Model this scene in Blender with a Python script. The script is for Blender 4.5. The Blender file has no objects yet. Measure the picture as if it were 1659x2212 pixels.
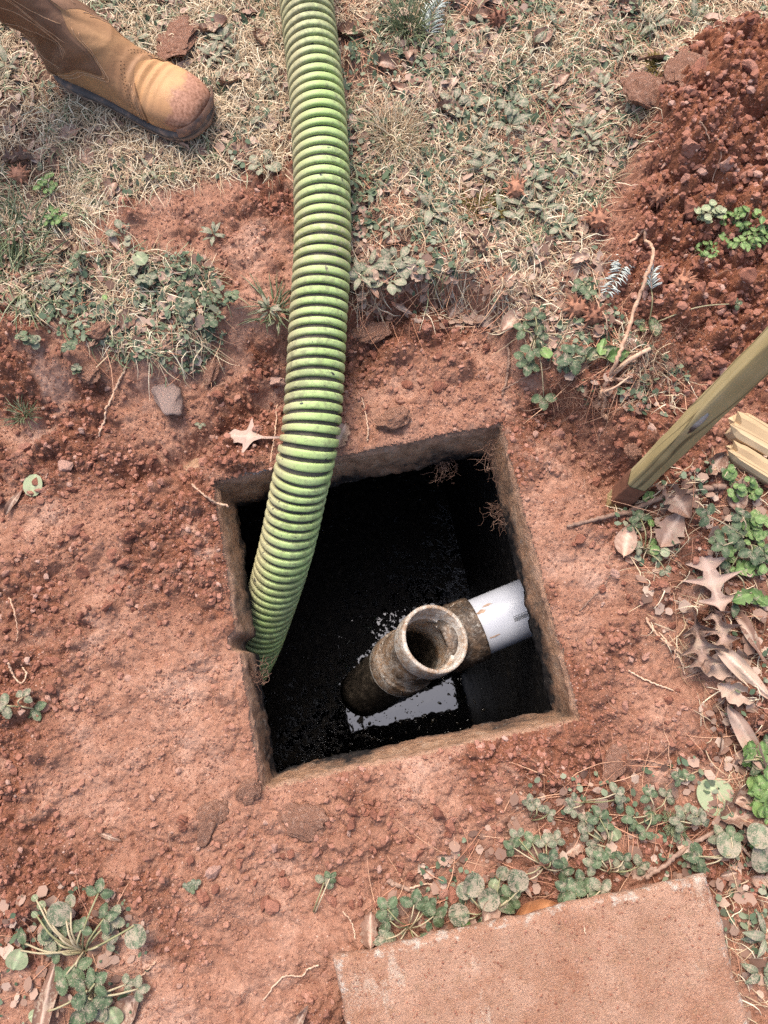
import bpy, math, random
import numpy as np
from mathutils import Vector, Matrix, Euler
rad = math.radians
random.seed(7)
RNG = np.random.default_rng(7)

# ------------------------------------------------------------------ camera, sky, sun, exposure
scene = bpy.context.scene
COL = scene.collection
IW, IH, FPX, CAM_H = 1659.0, 2212.0, 1614.0, 1.23
ROT = np.array([[0.99982, 0.0, 0.0191], [0.0048, 0.9676, -0.2523], [-0.0185, 0.2523, 0.9675]])
u_, s_, v_ = np.linalg.svd(ROT)
ROT = u_ @ v_
cam_d = bpy.data.cameras.new('camera')
cam = bpy.data.objects.new('camera', cam_d)
COL.objects.link(cam)
cam_d.sensor_fit = 'VERTICAL'
cam_d.sensor_height = 36.0
cam_d.lens = FPX / IH * 36.0
cam_d.clip_start = 0.02
cam_d.clip_end = 400
cam.matrix_world = Matrix.Translation((0, 0, CAM_H)) @ Matrix(ROT.tolist()).to_4x4()
scene.camera = cam

SUN_EL, SUN_AZ = 62.0, 20.0          # azimuth measured from +y (away from the camera) towards -x
world = bpy.data.worlds.new('World')
scene.world = world
world.use_nodes = True
wn = world.node_tree
wn.nodes.clear()
wo = wn.nodes.new('ShaderNodeOutputWorld')
wb = wn.nodes.new('ShaderNodeBackground')
ws = wn.nodes.new('ShaderNodeTexSky')
ws.sky_type = 'NISHITA'
ws.sun_disc = False
ws.sun_elevation = rad(SUN_EL)
ws.sun_rotation = rad(-SUN_AZ)
ws.air_density = 1.0
ws.dust_density = 4.5
ws.ozone_density = 1.2
wb.inputs['Strength'].default_value = 0.15
wn.links.new(ws.outputs[0], wb.inputs[0])
wn.links.new(wb.outputs[0], wo.inputs[0])

sun_d = bpy.data.lights.new('sun', 'SUN')
sun_d.energy = 1.5
sun_d.angle = rad(24)
sun_d.color = (1.0, 0.95, 0.88)
sun = bpy.data.objects.new('sun', sun_d)
COL.objects.link(sun)
sd = Vector((-math.sin(rad(SUN_AZ)) * math.cos(rad(SUN_EL)), math.cos(rad(SUN_AZ)) * math.cos(rad(SUN_EL)), math.sin(rad(SUN_EL))))
sun.rotation_euler = sd.to_track_quat('Z', 'Y').to_euler()
sun.location = (0, 0, 20)

scene.view_settings.view_transform = 'Standard'
scene.view_settings.look = 'None'
scene.view_settings.gamma = 1.0
scene.view_settings.exposure = 1.27
scene.view_settings.use_curve_mapping = False
scene.render.engine = 'CYCLES'
scene.cycles.use_denoising = False
scene.cycles.max_bounces = 6
scene.cycles.diffuse_bounces = 3


def ray(px, py):
    return ROT @ np.array([(px - IW / 2) / FPX, -(py - IH / 2) / FPX, -1.0])


def G(px, py, z=0.0):
    d = ray(px, py)
    return np.array([0, 0, CAM_H]) + d * ((z - CAM_H) / d[2])


def GP(pts, z):
    return np.array([G(a, b, z)[:2] for a, b in pts])


# ------------------------------------------------------------------ noise
def _hash(ix, iy, seed):
    h = (ix.astype(np.int64) * 374761393 + iy.astype(np.int64) * 668265263 + seed * 974634777) & 0xFFFFFFFF
    h = ((h ^ (h >> 13)) * 1274126177) & 0xFFFFFFFF
    h = h ^ (h >> 16)
    return h.astype(np.float32) / np.float32(4294967296.0)


def vnoise(x, y, scale, seed):
    x = x / scale + 1000.0
    y = y / scale + 1000.0
    ix = np.floor(x); iy = np.floor(y)
    fx = x - ix; fy = y - iy
    fx = fx * fx * fx * (fx * (fx * 6 - 15) + 10)
    fy = fy * fy * fy * (fy * (fy * 6 - 15) + 10)
    a = _hash(ix, iy, seed); b = _hash(ix + 1, iy, seed)
    c = _hash(ix, iy + 1, seed); d = _hash(ix + 1, iy + 1, seed)
    return (a + (b - a) * fx) * (1 - fy) + (c + (d - c) * fx) * fy


def fbm(x, y, scale, seed, octs=4):
    t = 0; amp = 1.0; tot = 0
    for o in range(octs):
        t = t + amp * vnoise(x, y, scale / (2.03 ** o), seed + 17 * o)
        tot += amp
        amp *= 0.5
    return t / tot


def domes(x, y, cell, seed, dens):
    """height of the highest rounded grain above a surface strewn with grains of about one size"""
    X = x / cell + 1000.0; Y = y / cell + 1000.0
    ix = np.floor(X); iy = np.floor(Y)
    out = np.zeros_like(X, dtype=np.float32)
    for di in (-1, 0, 1):
        for dj in (-1, 0, 1):
            a = ix + di; b = iy + dj
            cx = a + _hash(a, b, seed); cy = b + _hash(a, b, seed + 1)
            r = 0.35 + 0.55 * _hash(a, b, seed + 2) ** 1.5
            on = _hash(a, b, seed + 3) < dens
            e = 0.7 + 0.6 * _hash(a, b, seed + 4)
            th = _hash(a, b, seed + 5) * 3.1416
            dx = X - cx; dy = Y - cy
            ct = np.cos(th); st = np.sin(th)
            d2 = (dx * ct + dy * st) ** 2 * e + (-dx * st + dy * ct) ** 2 / e
            h = np.sqrt(np.maximum(0, r * r - d2)) * on
            out = np.maximum(out, h)
    return out * cell


def sstep(a, b, v):
    t = np.clip((v - a) / (b - a), 0, 1)
    return t * t * (3 - 2 * t)


def seg_dist(x, y, poly, closed=False):
    d = np.full(np.shape(x), 1e9)
    n = len(poly)
    for i in range(n if closed else n - 1):
        ax, ay = poly[i]; bx, by = poly[(i + 1) % n]
        ex, ey = bx - ax, by - ay
        t = np.clip(((x - ax) * ex + (y - ay) * ey) / (ex * ex + ey * ey + 1e-12), 0, 1)
        d = np.minimum(d, (x - ax - t * ex) ** 2 + (y - ay - t * ey) ** 2)
    return np.sqrt(d)


def inside(x, y, poly):
    r = np.zeros(np.shape(x), bool)
    n = len(poly)
    for i in range(n):
        ax, ay = poly[i]; bx, by = poly[(i + 1) % n]
        c = ((ay > y) != (by > y)) & (x < (bx - ax) * (y - ay) / (by - ay + 1e-12) + ax)
        r ^= c
    return r


def sdf(x, y, poly):
    d = seg_dist(x, y, poly, True)
    return np.where(inside(x, y, poly), -d, d)


# ------------------------------------------------------------------ opening of the tank (tank frame)
HOLE_C = np.array([-0.0165, 0.1775])
HA = rad(12.1)
E1 = np.array([math.cos(HA), math.sin(HA)])
E2 = np.array([-math.sin(HA), math.cos(HA)])
HS = 0.2535


def to_uv(x, y):
    return (x - HOLE_C[0]) * E1[0] + (y - HOLE_C[1]) * E1[1], (x - HOLE_C[0]) * E2[0] + (y - HOLE_C[1]) * E2[1]


def UV(u, v, z=0.0):
    p = HOLE_C + u * E1 + v * E2
    return (p[0], p[1], z)


NOTCH = to_uv(*G(520, 1385, 0)[:2])


def hole_sd(x, y):
    u, v = to_uv(x, y)
    d = np.maximum(np.abs(u), np.abs(v)) - HS
    nd = np.sqrt(((u + HS) / 0.016) ** 2 + ((v - NOTCH[1]) / 0.015) ** 2)
    return np.minimum(d, (nd - 1) * 0.015)


# ------------------------------------------------------------------ regions of the ground (projected on the ground)
BANK = GP([(-400, 930), (0, 890), (130, 880), (240, 850), (330, 885), (430, 815), (520, 770), (620, 750), (760, 705), (900, 655),
           (1000, 640), (1080, 690), (1105, 800), (1180, 865), (1290, 885), (1345, 950), (1385, 1060), (1440, 1200), (1500, 1400),
           (1620, 1560), (1700, 1700), (2100, 1900)], 0.03)
BANK_IN = np.vstack([BANK, GP([(2100, 3200), (-400, 3200)], 0.0)])
TOP_EDGE = GP([(280, 1030), (395, 1000), (450, 945), (560, 870), (700, 810)], 0.0)
TR_EDGE = GP([(1185, 905), (1260, 960), (1335, 1050)], 0.0)
PILE = GP([(1385, 235), (1440, 170), (1520, 110), (1700, 70), (2100, 60), (2100, 900), (1700, 860), (1600, 780), (1480, 700), (1360, 640), (1330, 560), (1370, 480), (1390, 400), (1370, 330)], 0.1)
PILE_CORE = GP([(1385, 235), (1440, 170), (1520, 110), (1700, 70), (2100, 60), (2100, 600), (1700, 560), (1560, 500), (1450, 450), (1400, 400), (1370, 330)], 0.1)
G_LEFT = GP([(-4000, -2500), (668, -2500), (640, 300), (600, 380), (470, 380), (330, 400), (180, 470), (-100, 500), (-4000, 620)], 0.1)
G_MID = GP([(-400, 480), (110, 480), (260, 540), (440, 560), (500, 640), (470, 720), (400, 780), (260, 770), (130, 730), (-30, 640), (-400, 700)], 0.08)
G_RIGHT = GP([(668, -2500), (6000, -2500), (6000, 60), (2300, 40), (1659, 70), (1500, 115), (1390, 225), (1365, 330), (1300, 430), (1210, 520), (1080, 560),
              (930, 590), (740, 600)], 0.1)
G_SPARSE = GP([(740, 560), (930, 580), (1100, 560), (1260, 480), (1290, 560), (1300, 640), (1400, 760), (1500, 800), (1440, 900), (1300, 860), (1090, 680), (900, 660), (760, 660)], 0.08)
G_RBOT = GP([(1340, 1100), (1460, 1010), (1800, 980), (2000, 2400), (1540, 2400), (1560, 1900), (1530, 1500), (1420, 1330)], 0.05)
G_STRIP = GP([(800, 1990), (900, 1880), (1090, 1760), (1150, 1680), (1320, 1660), (1470, 1640), (1700, 1620), (1700, 1900), (1520, 1900), (1100, 2010), (900, 2120), (790, 2110)], 0.04)
G_BL = GP([(20, 1930), (120, 1900), (270, 1930), (330, 2010), (320, 2120), (240, 2260), (0, 2300), (-60, 2100)], 0.02)


def soft(x, y, poly, w, wob=0.03, seed=5):
    d = sdf(x, y, poly) + (fbm(x, y, 0.12, seed) - 0.5) * 2 * wob
    return 1 - sstep(-w, w, d)


def fields(x, y):
    """height and surface masks of the ground"""
    sdb = sdf(x, y, BANK_IN)
    wob = (fbm(x, y, 0.09, 31, 4) - 0.5) * 0.05
    far = sstep(0.3, 1.2, y)
    lft = sstep(0.0, -0.5, x)
    bw = 0.035 + 0.05 * lft
    bank = sstep(-0.012, bw, sdb + wob)
    rgt_low = sstep(0.45, 0.2, y) * sstep(0.2, 0.4, x)
    z = bank * (0.055 + 0.045 * far - 0.025 * rgt_low)
    # surface inside the dug area
    z = z + (1 - bank) * ((fbm(x, y, 0.3, 3) - 0.5) * 0.03 + (fbm(x, y, 0.085, 7, 2) - 0.5) * 0.022)
    hs = hole_sd(x, y)
    flat = np.exp(-(np.maximum(hs, 0) / 0.10) ** 2)
    z = z * (1 - 0.85 * flat) + 0.005 * flat
    # trenches round the tank top
    for poly, w, dep, s in ((TOP_EDGE, 0.030, 0.042, 41), (TR_EDGE, 0.040, 0.050, 43)):
        d = seg_dist(x, y, poly) + (fbm(x, y, 0.05, s) - 0.5) * 0.025
        z = z - dep * np.exp(-(d / w) ** 2)
    pile = soft(x, y, PILE, 0.06, 0.04, 51)
    core = soft(x, y, PILE_CORE, 0.09, 0.04, 52)
    z = z + pile * 0.012 + core * (0.03 + 0.08 * fbm(x, y, 0.16, 53, 5))
    veg = np.maximum.reduce([soft(x, y, G_LEFT, 0.05), soft(x, y, G_MID, 0.05) * 0.75, soft(x, y, G_RIGHT, 0.05)])
    veg2 = np.maximum.reduce([soft(x, y, G_SPARSE, 0.05) * 0.35, soft(x, y, G_RBOT, 0.05) * 0.35, soft(x, y, G_STRIP, 0.04) * 0.4, soft(x, y, G_BL, 0.04) * 0.35])
    veg = np.clip(np.maximum(veg, veg2) * (1 - pile), 0, 1)
    # crumbliness: patches of loose crumbs against trodden, dusty soil
    n1 = fbm(x, y, 0.22, 61, 4); n2 = fbm(x, y, 0.06, 67, 3)
    loose = sstep(0.43, 0.60, 0.60 * n1 + 0.40 * n2)
    ctr = G(620, 1830, 0.0)
    loose = np.maximum(loose, np.exp(-(((x - ctr[0]) / 0.22) ** 2 + ((y - ctr[1]) / 0.07) ** 2)))
    for (a, b, w) in ((60, 1300, 0.10), (250, 1020, 0.14), (850, 720, 0.15), (1290, 860, 0.12), (1420, 950, 0.12), (1180, 1650, 0.12), (1450, 700, 0.2)):
        c = G(a, b, 0.02)
        loose = np.maximum(loose, np.exp(-(((x - c[0]) ** 2 + (y - c[1]) ** 2) / w ** 2)))
    for (a, b, w) in ((430, 1640, 0.12), (200, 1120, 0.06), (1250, 1000, 0.07), (950, 860, 0.09), (560, 1960, 0.12), (980, 1860, 0.09), (460, 480, 0.07), (1420, 1500, 0.08), (300, 1450, 0.12), (250, 1650, 0.12), (620, 1650, 0.06), (1330, 1250, 0.08), (800, 880, 0.05), (700, 2000, 0.1), (330, 900, 0.06)):
        c = G(a, b, 0.02)
        loose = loose * (1 - 0.85 * np.exp(-(((x - c[0]) ** 2 + (y - c[1]) ** 2) / w ** 2)))
    loose = np.maximum(loose, pile)
    edge_near = np.exp(-np.maximum(hs, 0) / 0.02)
    return z, dict(pile=pile, veg=veg, loose=loose, bank=bank, hs=hs, edge=edge_near)


def height(x, y):
    z, m = fields(x, y)
    k = 0.34 + 0.95 * m['loose'] + 0.5 * m['pile']
    k = k * (1 - 0.55 * m['veg'])
    k = k * (1 - 0.6 * m['edge'])
    rough = (fbm(x, y, 0.05, 71, 5) - 0.5) * 0.018
    lump = 0.55 * domes(x, y, 0.042, 81, 0.30 + 0.4 * m['pile']) + 0.75 * domes(x + 0.003, y, 0.019, 85, 0.55) + 0.75 * domes(x, y + 0.002, 0.009, 89, 0.7) \
        + 0.7 * domes(x + 0.001, y + 0.001, 0.0052, 93, 0.75)
    z = z + k * (1.15 * rough + 0.95 * lump) + (vnoise(x, y, 0.0045, 97) - 0.5) * 0.0022
    # clods' dents and cracks in the dry crust
    cr = np.abs(fbm(x, y, 0.10, 101, 4) - 0.5)
    z = z - 0.0035 * np.exp(-(cr / 0.012) ** 2) * (1 - m['veg']) * sstep(0.45, 0.6, fbm(x, y, 0.2, 103, 2))
    z = np.where(m['hs'] < 0.012, np.minimum(z, 0.0105), z) - 0.006 * np.exp(-np.maximum(m['hs'], 0) / 0.004)
    return z, m


def axis(a, b, step_a, step_b, reach):
    """coordinates from a to b whose step grows from step_a to step_b, then widening outwards"""
    v = [a]
    while v[-1] < b:
        t = (v[-1] - a) / (b - a)
        v.append(v[-1] + step_a + (step_b - step_a) * t)
    lo = [a]; hi = [v[-1]]
    s = step_a
    while lo[-1] > -reach:
        s *= 1.09 if s < 0.03 else 1.35
        lo.append(lo[-1] - s)
    s = step_b
    while hi[-1] < reach:
        s *= 1.09 if s < 0.03 else 1.35
        hi.append(hi[-1] + s)
    return np.array(lo[:0:-1] + v + hi[1:])


GX = axis(-0.86, 0.80, 0.0022, 0.0022, 60.0)
GY = axis(-0.48, 1.50, 0.0019, 0.0031, 60.0)
MX, MY = np.meshgrid(GX, GY)
HZ, MASK = height(MX, MY)


def hz(x, y):
    """height of the built ground at points"""
    x = np.asarray(x, float); y = np.asarray(y, float)
    i = np.clip(np.searchsorted(GX, x) - 1, 0, len(GX) - 2)
    j = np.clip(np.searchsorted(GY, y) - 1, 0, len(GY) - 2)
    fx = (x - GX[i]) / (GX[i + 1] - GX[i]); fy = (y - GY[j]) / (GY[j + 1] - GY[j])
    return (HZ[j, i] * (1 - fx) + HZ[j, i + 1] * fx) * (1 - fy) + (HZ[j + 1, i] * (1 - fx) + HZ[j + 1, i + 1] * fx) * fy


def mk_at(name, x, y):
    i = np.clip(np.searchsorted(GX, x) - 1, 0, len(GX) - 2)
    j = np.clip(np.searchsorted(GY, y) - 1, 0, len(GY) - 2)
    return MASK[name][j, i]


def on_ground(px, py, lift=0.0):
    """the point of the ground a photograph point shows"""
    z = 0.03
    for _ in range(6):
        p = G(px, py, z)
        z = float(hz(p[0], p[1])) + lift
    p = G(px, py, z)
    return Vector((p[0], p[1], z))


# ------------------------------------------------------------------ materials
def srgb(r, g, b):
    f = lambda c: (c / 255 / 12.92) if c / 255 <= 0.04045 else ((c / 255 + 0.055) / 1.055) ** 2.4
    return (f(r), f(g), f(b), 1)


class NT:
    def __init__(self, name):
        self.m = bpy.data.materials.new(name)
        self.m.use_nodes = True
        self.t = self.m.node_tree
        self.b = self.t.nodes['Principled BSDF']
        self.out = self.t.nodes['Material Output']

    def n(self, typ, **kw):
        nd = self.t.nodes.new(typ)
        for k, v in kw.items():
            setattr(nd, k, v)
        return nd

    def l(self, a, b):
        self.t.links.new(a, b)

    def coord(self, which='Object'):
        return self.n('ShaderNodeTexCoord').outputs[which]

    def noise(self, scale, detail=4, rough=0.55, vec=None, dist=0.0):
        nd = self.n('ShaderNodeTexNoise')
        nd.inputs['Scale'].default_value = scale
        nd.inputs['Detail'].default_value = detail
        nd.inputs['Roughness'].default_value = rough
        nd.inputs['Distortion'].default_value = dist
        self.l(vec if vec is not None else self.coord(), nd.inputs['Vector'])
        return nd.outputs['Fac']

    def ramp(self, fac, stops):
        r = self.n('ShaderNodeValToRGB')
        e = r.color_ramp.elements
        while len(e) < len(stops):
            e.new(0.5)
        for el, (p, c) in zip(e, stops):
            el.position = p
            el.color = c if len(c) == 4 else (*c, 1)
        self.l(fac, r.inputs[0])
        return r.outputs[0]

    def step(self, fac, a, b):
        r = self.n('ShaderNodeMapRange')
        r.inputs[1].default_value = a
        r.inputs[2].default_value = b
        self.l(fac, r.inputs[0])
        return r.outputs[0]

    def mix(self, fac, a, b, mode='MIX'):
        nd = self.n('ShaderNodeMix', data_type='RGBA', blend_type=mode)
        for sock, v in ((nd.inputs[0], fac), (nd.inputs[6], a), (nd.inputs[7], b)):
            if isinstance(v, (int, float)):
                sock.default_value = v
            elif isinstance(v, tuple):
                sock.default_value = v if len(v) == 4 else (*v, 1)
            else:
                self.l(v, sock)
        return nd.outputs[2]

    def math(self, op, a, b=0.0):
        nd = self.n('ShaderNodeMath', operation=op)
        for s, v in ((nd.inputs[0], a), (nd.inputs[1], b)):
            if isinstance(v, (int, float)):
                s.default_value = v
            else:
                self.l(v, s)
        return nd.outputs[0]

    def attr(self, name):
        return self.n('ShaderNodeAttribute', attribute_name=name).outputs['Fac']

    def bump(self, h, strength=0.3, dist=0.002, prev=None):
        nd = self.n('ShaderNodeBump')
        nd.inputs['Strength'].default_value = strength
        nd.inputs['Distance'].default_value = dist
        self.l(h, nd.inputs['Height'])
        if prev is not None:
            self.l(prev, nd.inputs['Normal'])
        return nd.outputs[0]

    def done(self, color=None, rough=0.9, spec=0.25, normal=None, **kw):
        if color is not None:
            if isinstance(color, tuple):
                self.b.inputs['Base Color'].default_value = color if len(color) == 4 else (*color, 1)
            else:
                self.l(color, self.b.inputs['Base Color'])
        if isinstance(rough, (int, float)):
            self.b.inputs['Roughness'].default_value = rough
        else:
            self.l(rough, self.b.inputs['Roughness'])
        self.b.inputs['Specular IOR Level'].default_value = spec
        if normal is not None:
            self.l(normal, self.b.inputs['Normal'])
        for k, v in kw.items():
            self.b.inputs[k].default_value = v
        return self.m


RED = (0.205, 0.082, 0.045); DARK = (0.058, 0.024, 0.014); PINK = (0.325, 0.172, 0.114); TAN = (0.52, 0.30, 0.21); ORANGE = (0.40, 0.115, 0.045)
DUFF = (0.20, 0.12, 0.08)


def soil_material():
    t = NT('red_clay_soil')
    co = t.coord()
    big = t.noise(7, 5, 0.6, co)
    mid = t.noise(45, 6, 0.65, co)
    fine = t.noise(380, 4, 0.7, co)
    loose = t.attr('loose'); veg = t.attr('veg'); pile = t.attr('pile')
    dusty = t.mix(t.step(mid, 0.35, 0.68), (0.225, 0.104, 0.065), PINK)
    dusty = t.mix(t.step(big, 0.5, 0.7), dusty, (0.41, 0.245, 0.175))
    crumb = t.mix(t.step(mid, 0.32, 0.66), DARK, RED)
    crumb = t.mix(t.step(fine, 0.50, 0.72), crumb, (0.285, 0.118, 0.077))
    lz = t.math('ADD', t.math('MULTIPLY', loose, 0.75), t.math('MULTIPLY', t.math('SUBTRACT', mid, 0.5), 1.1))
    c = t.mix(t.step(lz, 0.26, 0.72), dusty, crumb)
    c = t.mix(t.math('MULTIPLY', pile, 0.65), c, t.mix(mid, (0.135, 0.048, 0.025), (0.34, 0.130, 0.066)))
    duff = t.mix(t.step(fine, 0.35, 0.65), (0.06, 0.034, 0.024), (0.20, 0.115, 0.08))
    vz = t.math('ADD', t.math('MULTIPLY', veg, 1.3), t.math('MULTIPLY', t.math('SUBTRACT', mid, 0.5), 1.6))
    c = t.mix(t.step(vz, 0.45, 0.95), c, duff)
    # pale grit
    v = t.n('ShaderNodeTexVoronoi')
    v.inputs['Scale'].default_value = 260
    t.l(co, v.inputs['Vector'])
    sel = t.n('ShaderNodeSeparateColor')
    t.l(v.outputs['Color'], sel.inputs[0])
    grit = t.math('MULTIPLY', t.math('LESS_THAN', v.outputs['Distance'], t.math('MULTIPLY', sel.outputs[1], 0.42)), t.math('GREATER_THAN', sel.outputs[0], 0.90))
    c = t.mix(t.math('MULTIPLY', grit, 0.6), c, (0.46, 0.32, 0.25))
    hsv = t.n('ShaderNodeHueSaturation')
    t.l(c, hsv.inputs['Color'])
    gr = t.noise(150, 4, 0.7, co)
    t.l(t.math('ADD', 0.02, t.math('ADD', t.math('MULTIPLY', fine, 1.05), t.math('MULTIPLY', gr, 0.9))), hsv.inputs['Value'])
    nb = t.bump(t.noise(620, 3, 0.65, co), 0.8, 0.0016)
    nb = t.bump(t.noise(200, 4, 0.65, co), 0.7, 0.004, nb)
    return t.done(hsv.outputs[0], 0.95, 0.15, nb)


M_SOIL = soil_material()


def clod_material():
    t = NT('clay_clod')
    co = t.coord()
    oi = t.n('ShaderNodeObjectInfo').outputs['Random']
    at = t.attr('rnd')
    k = t.math('FRACT', t.math('ADD', oi, at))
    c = t.ramp(k, [(0.0, (0.12, 0.043, 0.025)), (0.35, (0.22, 0.083, 0.047)), (0.7, (0.33, 0.145, 0.092)), (0.92, (0.42, 0.23, 0.17)), (1.0, (0.55, 0.41, 0.33))])
    n = t.noise(9, 4, 0.7, co)
    n = t.math('ADD', t.math('MULTIPLY', n, 0.5), t.math('MULTIPLY', t.noise(200, 4, 0.7, co), 0.5))
    c = t.mix(0.55, c, t.ramp(n, [(0.3, (0.10, 0.035, 0.022)), (0.7, (0.36, 0.165, 0.115))]))
    c = t.mix(t.math('MULTIPLY', t.attr('dusty'), 0.62), c, t.mix(t.noise(60, 4, 0.6, co), (0.23, 0.105, 0.066), (0.38, 0.215, 0.15)))
    return t.done(c, 0.95, 0.15, t.bump(t.noise(420, 4, 0.7, co), 0.7, 0.0015))


M_CLOD = clod_material()


def simple(name, stops, scale=30, rough=0.8, spec=0.3, bscale=200, bstr=0.3, bdist=0.001, use_rnd=0.0, rndattr=None, detail=5, coord='Object', stretch=None, sub=0.0):
    t = NT(name)
    co = t.coord(coord)
    if stretch:
        mp = t.n('ShaderNodeMapping')
        mp.inputs['Scale'].default_value = stretch
        t.l(co, mp.inputs['Vector'])
        co = mp.outputs[0]
    f = t.noise(scale, detail, 0.6, co)
    if use_rnd:
        r = t.n('ShaderNodeObjectInfo').outputs['Random']
        f = t.math('ADD', t.math('MULTIPLY', f, 1 - use_rnd), t.math('MULTIPLY', r, use_rnd))
    if rndattr:
        f = t.math('ADD', t.math('MULTIPLY', f, 0.25), t.math('MULTIPLY', t.attr(rndattr), 0.75))
    c = t.ramp(f, stops)
    nb = t.bump(t.noise(bscale, 3, 0.6, co), bstr, bdist) if bstr else None
    m = t.done(c, rough, spec, nb)
    if sub:
        t.b.inputs['Subsurface Weight'].default_value = 0
        t.b.inputs['Transmission Weight'].default_value = 0
    return m


def leaf_material(name, stops, dust=0.0, rough=0.55, dustcol=(0.33, 0.25, 0.18)):
    """blade colour runs with a per-object random value, veins along the leaf, specks of splashed soil"""
    t = NT(name)
    co = t.coord('Object')
    r = t.n('ShaderNodeObjectInfo').outputs['Random']
    vein = t.attr('vein')
    n = t.noise(5, 4, 0.6, co)
    f = t.math('ADD', t.math('MULTIPLY', n, 0.45), t.math('MULTIPLY', r, 0.55))
    c = t.ramp(f, stops)
    c = t.mix(t.math('MULTIPLY', vein, 0.45), c, tuple(min(1, q * 1.7 + 0.03) for q in stops[-1][1][:3]))
    if dust:
        d = t.noise(17, 3, 0.75, co)
        dd = t.step(t.math('ADD', d, t.math('MULTIPLY', t.math('SUBTRACT', t.noise(3, 2, 0.5, co), 0.5), 0.6)), 0.70 - dust * 0.13, 0.76 - dust * 0.12)
        c = t.mix(t.math('MULTIPLY', dd, 0.7), c, dustcol)
    return t.done(c, rough, 0.35, t.bump(t.math('ADD', vein, t.noise(9, 3, 0.6, co)), 0.5, 0.0015))


M_LEAF_DARK = leaf_material('dark_green_leaf', [(0.25, (0.026, 0.043, 0.018)), (0.75, (0.066, 0.095, 0.040))], 1.1, 0.65)
M_LEAF_DUST = leaf_material('soil_splashed_leaf', [(0.25, (0.040, 0.056, 0.028)), (0.75, (0.10, 0.122, 0.066))], 1.7, 0.7)
M_LEAF_BRIGHT = leaf_material('bright_green_leaf', [(0.25, (0.055, 0.105, 0.022)), (0.75, (0.13, 0.20, 0.055))], 0.7, 0.6)
M_LEAF_PALE = leaf_material('pale_green_leaf', [(0.25, (0.13, 0.155, 0.075)), (0.75, (0.24, 0.27, 0.15))], 1.0, 0.7)
M_LEAF_GREY = leaf_material('grey_green_leaf', [(0.2, (0.042, 0.056, 0.030)), (0.5, (0.085, 0.104, 0.058)), (0.85, (0.165, 0.172, 0.105))], 1.3, 0.7)
M_DEAD = leaf_material('dead_leaf', [(0.15, (0.11, 0.055, 0.036)), (0.45, (0.22, 0.12, 0.08)), (0.65, (0.32, 0.20, 0.145)), (0.88, (0.42, 0.31, 0.235))], 0.9, 0.75)
M_DEAD_PINK = leaf_material('pinkish_dead_leaf', [(0.3, (0.22, 0.135, 0.10)), (0.7, (0.33, 0.225, 0.175))], 1.0, 0.7)
M_DEAD_ORANGE = leaf_material('orange_brown_dead_leaf', [(0.3, (0.34, 0.145, 0.06)), (0.7, (0.46, 0.23, 0.11))], 0.1, 0.6)
M_STEM = simple('pale_stem', [(0.3, (0.20, 0.19, 0.09)), (0.7, (0.38, 0.30, 0.19))], 60, 0.6, use_rnd=0.5)
M_TWIG = simple('twig_bark', [(0.3, (0.17, 0.10, 0.07)), (0.7, (0.38, 0.25, 0.18))], 120, 0.85, bstr=0.6, use_rnd=0.4)
M_ROOT = simple('pale_root', [(0.3, (0.34, 0.19, 0.12)), (0.7, (0.55, 0.38, 0.26))], 120, 0.85, bstr=0.7, use_rnd=0.2)
M_STRAW = simple('dry_grass', [(0.0, (0.20, 0.13, 0.08)), (0.35, (0.40, 0.28, 0.17)), (0.65, (0.56, 0.44, 0.29)), (0.85, (0.66, 0.57, 0.41)), (1.0, (0.34, 0.34, 0.18))], 40, 0.75, bstr=0, rndattr='rnd')
M_GREENGRASS = simple('green_grass', [(0.0, (0.075, 0.10, 0.045)), (0.5, (0.17, 0.20, 0.10)), (1.0, (0.34, 0.33, 0.20))], 40, 0.6, bstr=0, rndattr='rnd')
M_COVER = simple('small_weed_leaf', [(0.0, (0.035, 0.060, 0.032)), (0.4, (0.085, 0.115, 0.062)), (0.75, (0.16, 0.18, 0.11)), (1.0, (0.28, 0.25, 0.18))], 40, 0.65, bstr=0, rndattr='rnd')
M_LITTER = simple('leaf_crumbs', [(0.0, (0.09, 0.048, 0.033)), (0.35, (0.20, 0.115, 0.08)), (0.7, (0.32, 0.21, 0.155)), (1.0, (0.46, 0.35, 0.27))], 40, 0.8, bstr=0, rndattr='rnd')
M_NEEDLE = simple('pine_needle', [(0.0, (0.22, 0.09, 0.05)), (0.5, (0.40, 0.19, 0.11)), (1.0, (0.55, 0.35, 0.22))], 40, 0.7, bstr=0, rndattr='rnd')
M_HAIR = simple('root_hair', [(0.0, (0.07, 0.036, 0.024)), (0.6, (0.18, 0.095, 0.062)), (1.0, (0.38, 0.24, 0.165))], 40, 0.8, bstr=0, rndattr='rnd')
M_BURR = simple('brown_seed_ball', [(0.3, (0.13, 0.05, 0.03)), (0.7, (0.36, 0.17, 0.10))], 150, 0.8, use_rnd=0.3)
M_FLOCK = simple('white_painted_needles', [(0.3, (0.40, 0.43, 0.37)), (0.7, (0.60, 0.62, 0.56))], 150, 0.95, 0.05)
M_ROCK = simple('grey_rock', [(0.3, (0.10, 0.075, 0.065)), (0.5, (0.26, 0.19, 0.16)), (0.72, (0.40, 0.20, 0.14))], 28, 0.85, bscale=120, bstr=0.7, bdist=0.003)
M_MOSS = simple('moss', [(0.0, (0.12, 0.085, 0.02)), (1.0, (0.27, 0.20, 0.06))], 60, 0.8, bstr=0, rndattr='rnd')


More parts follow.
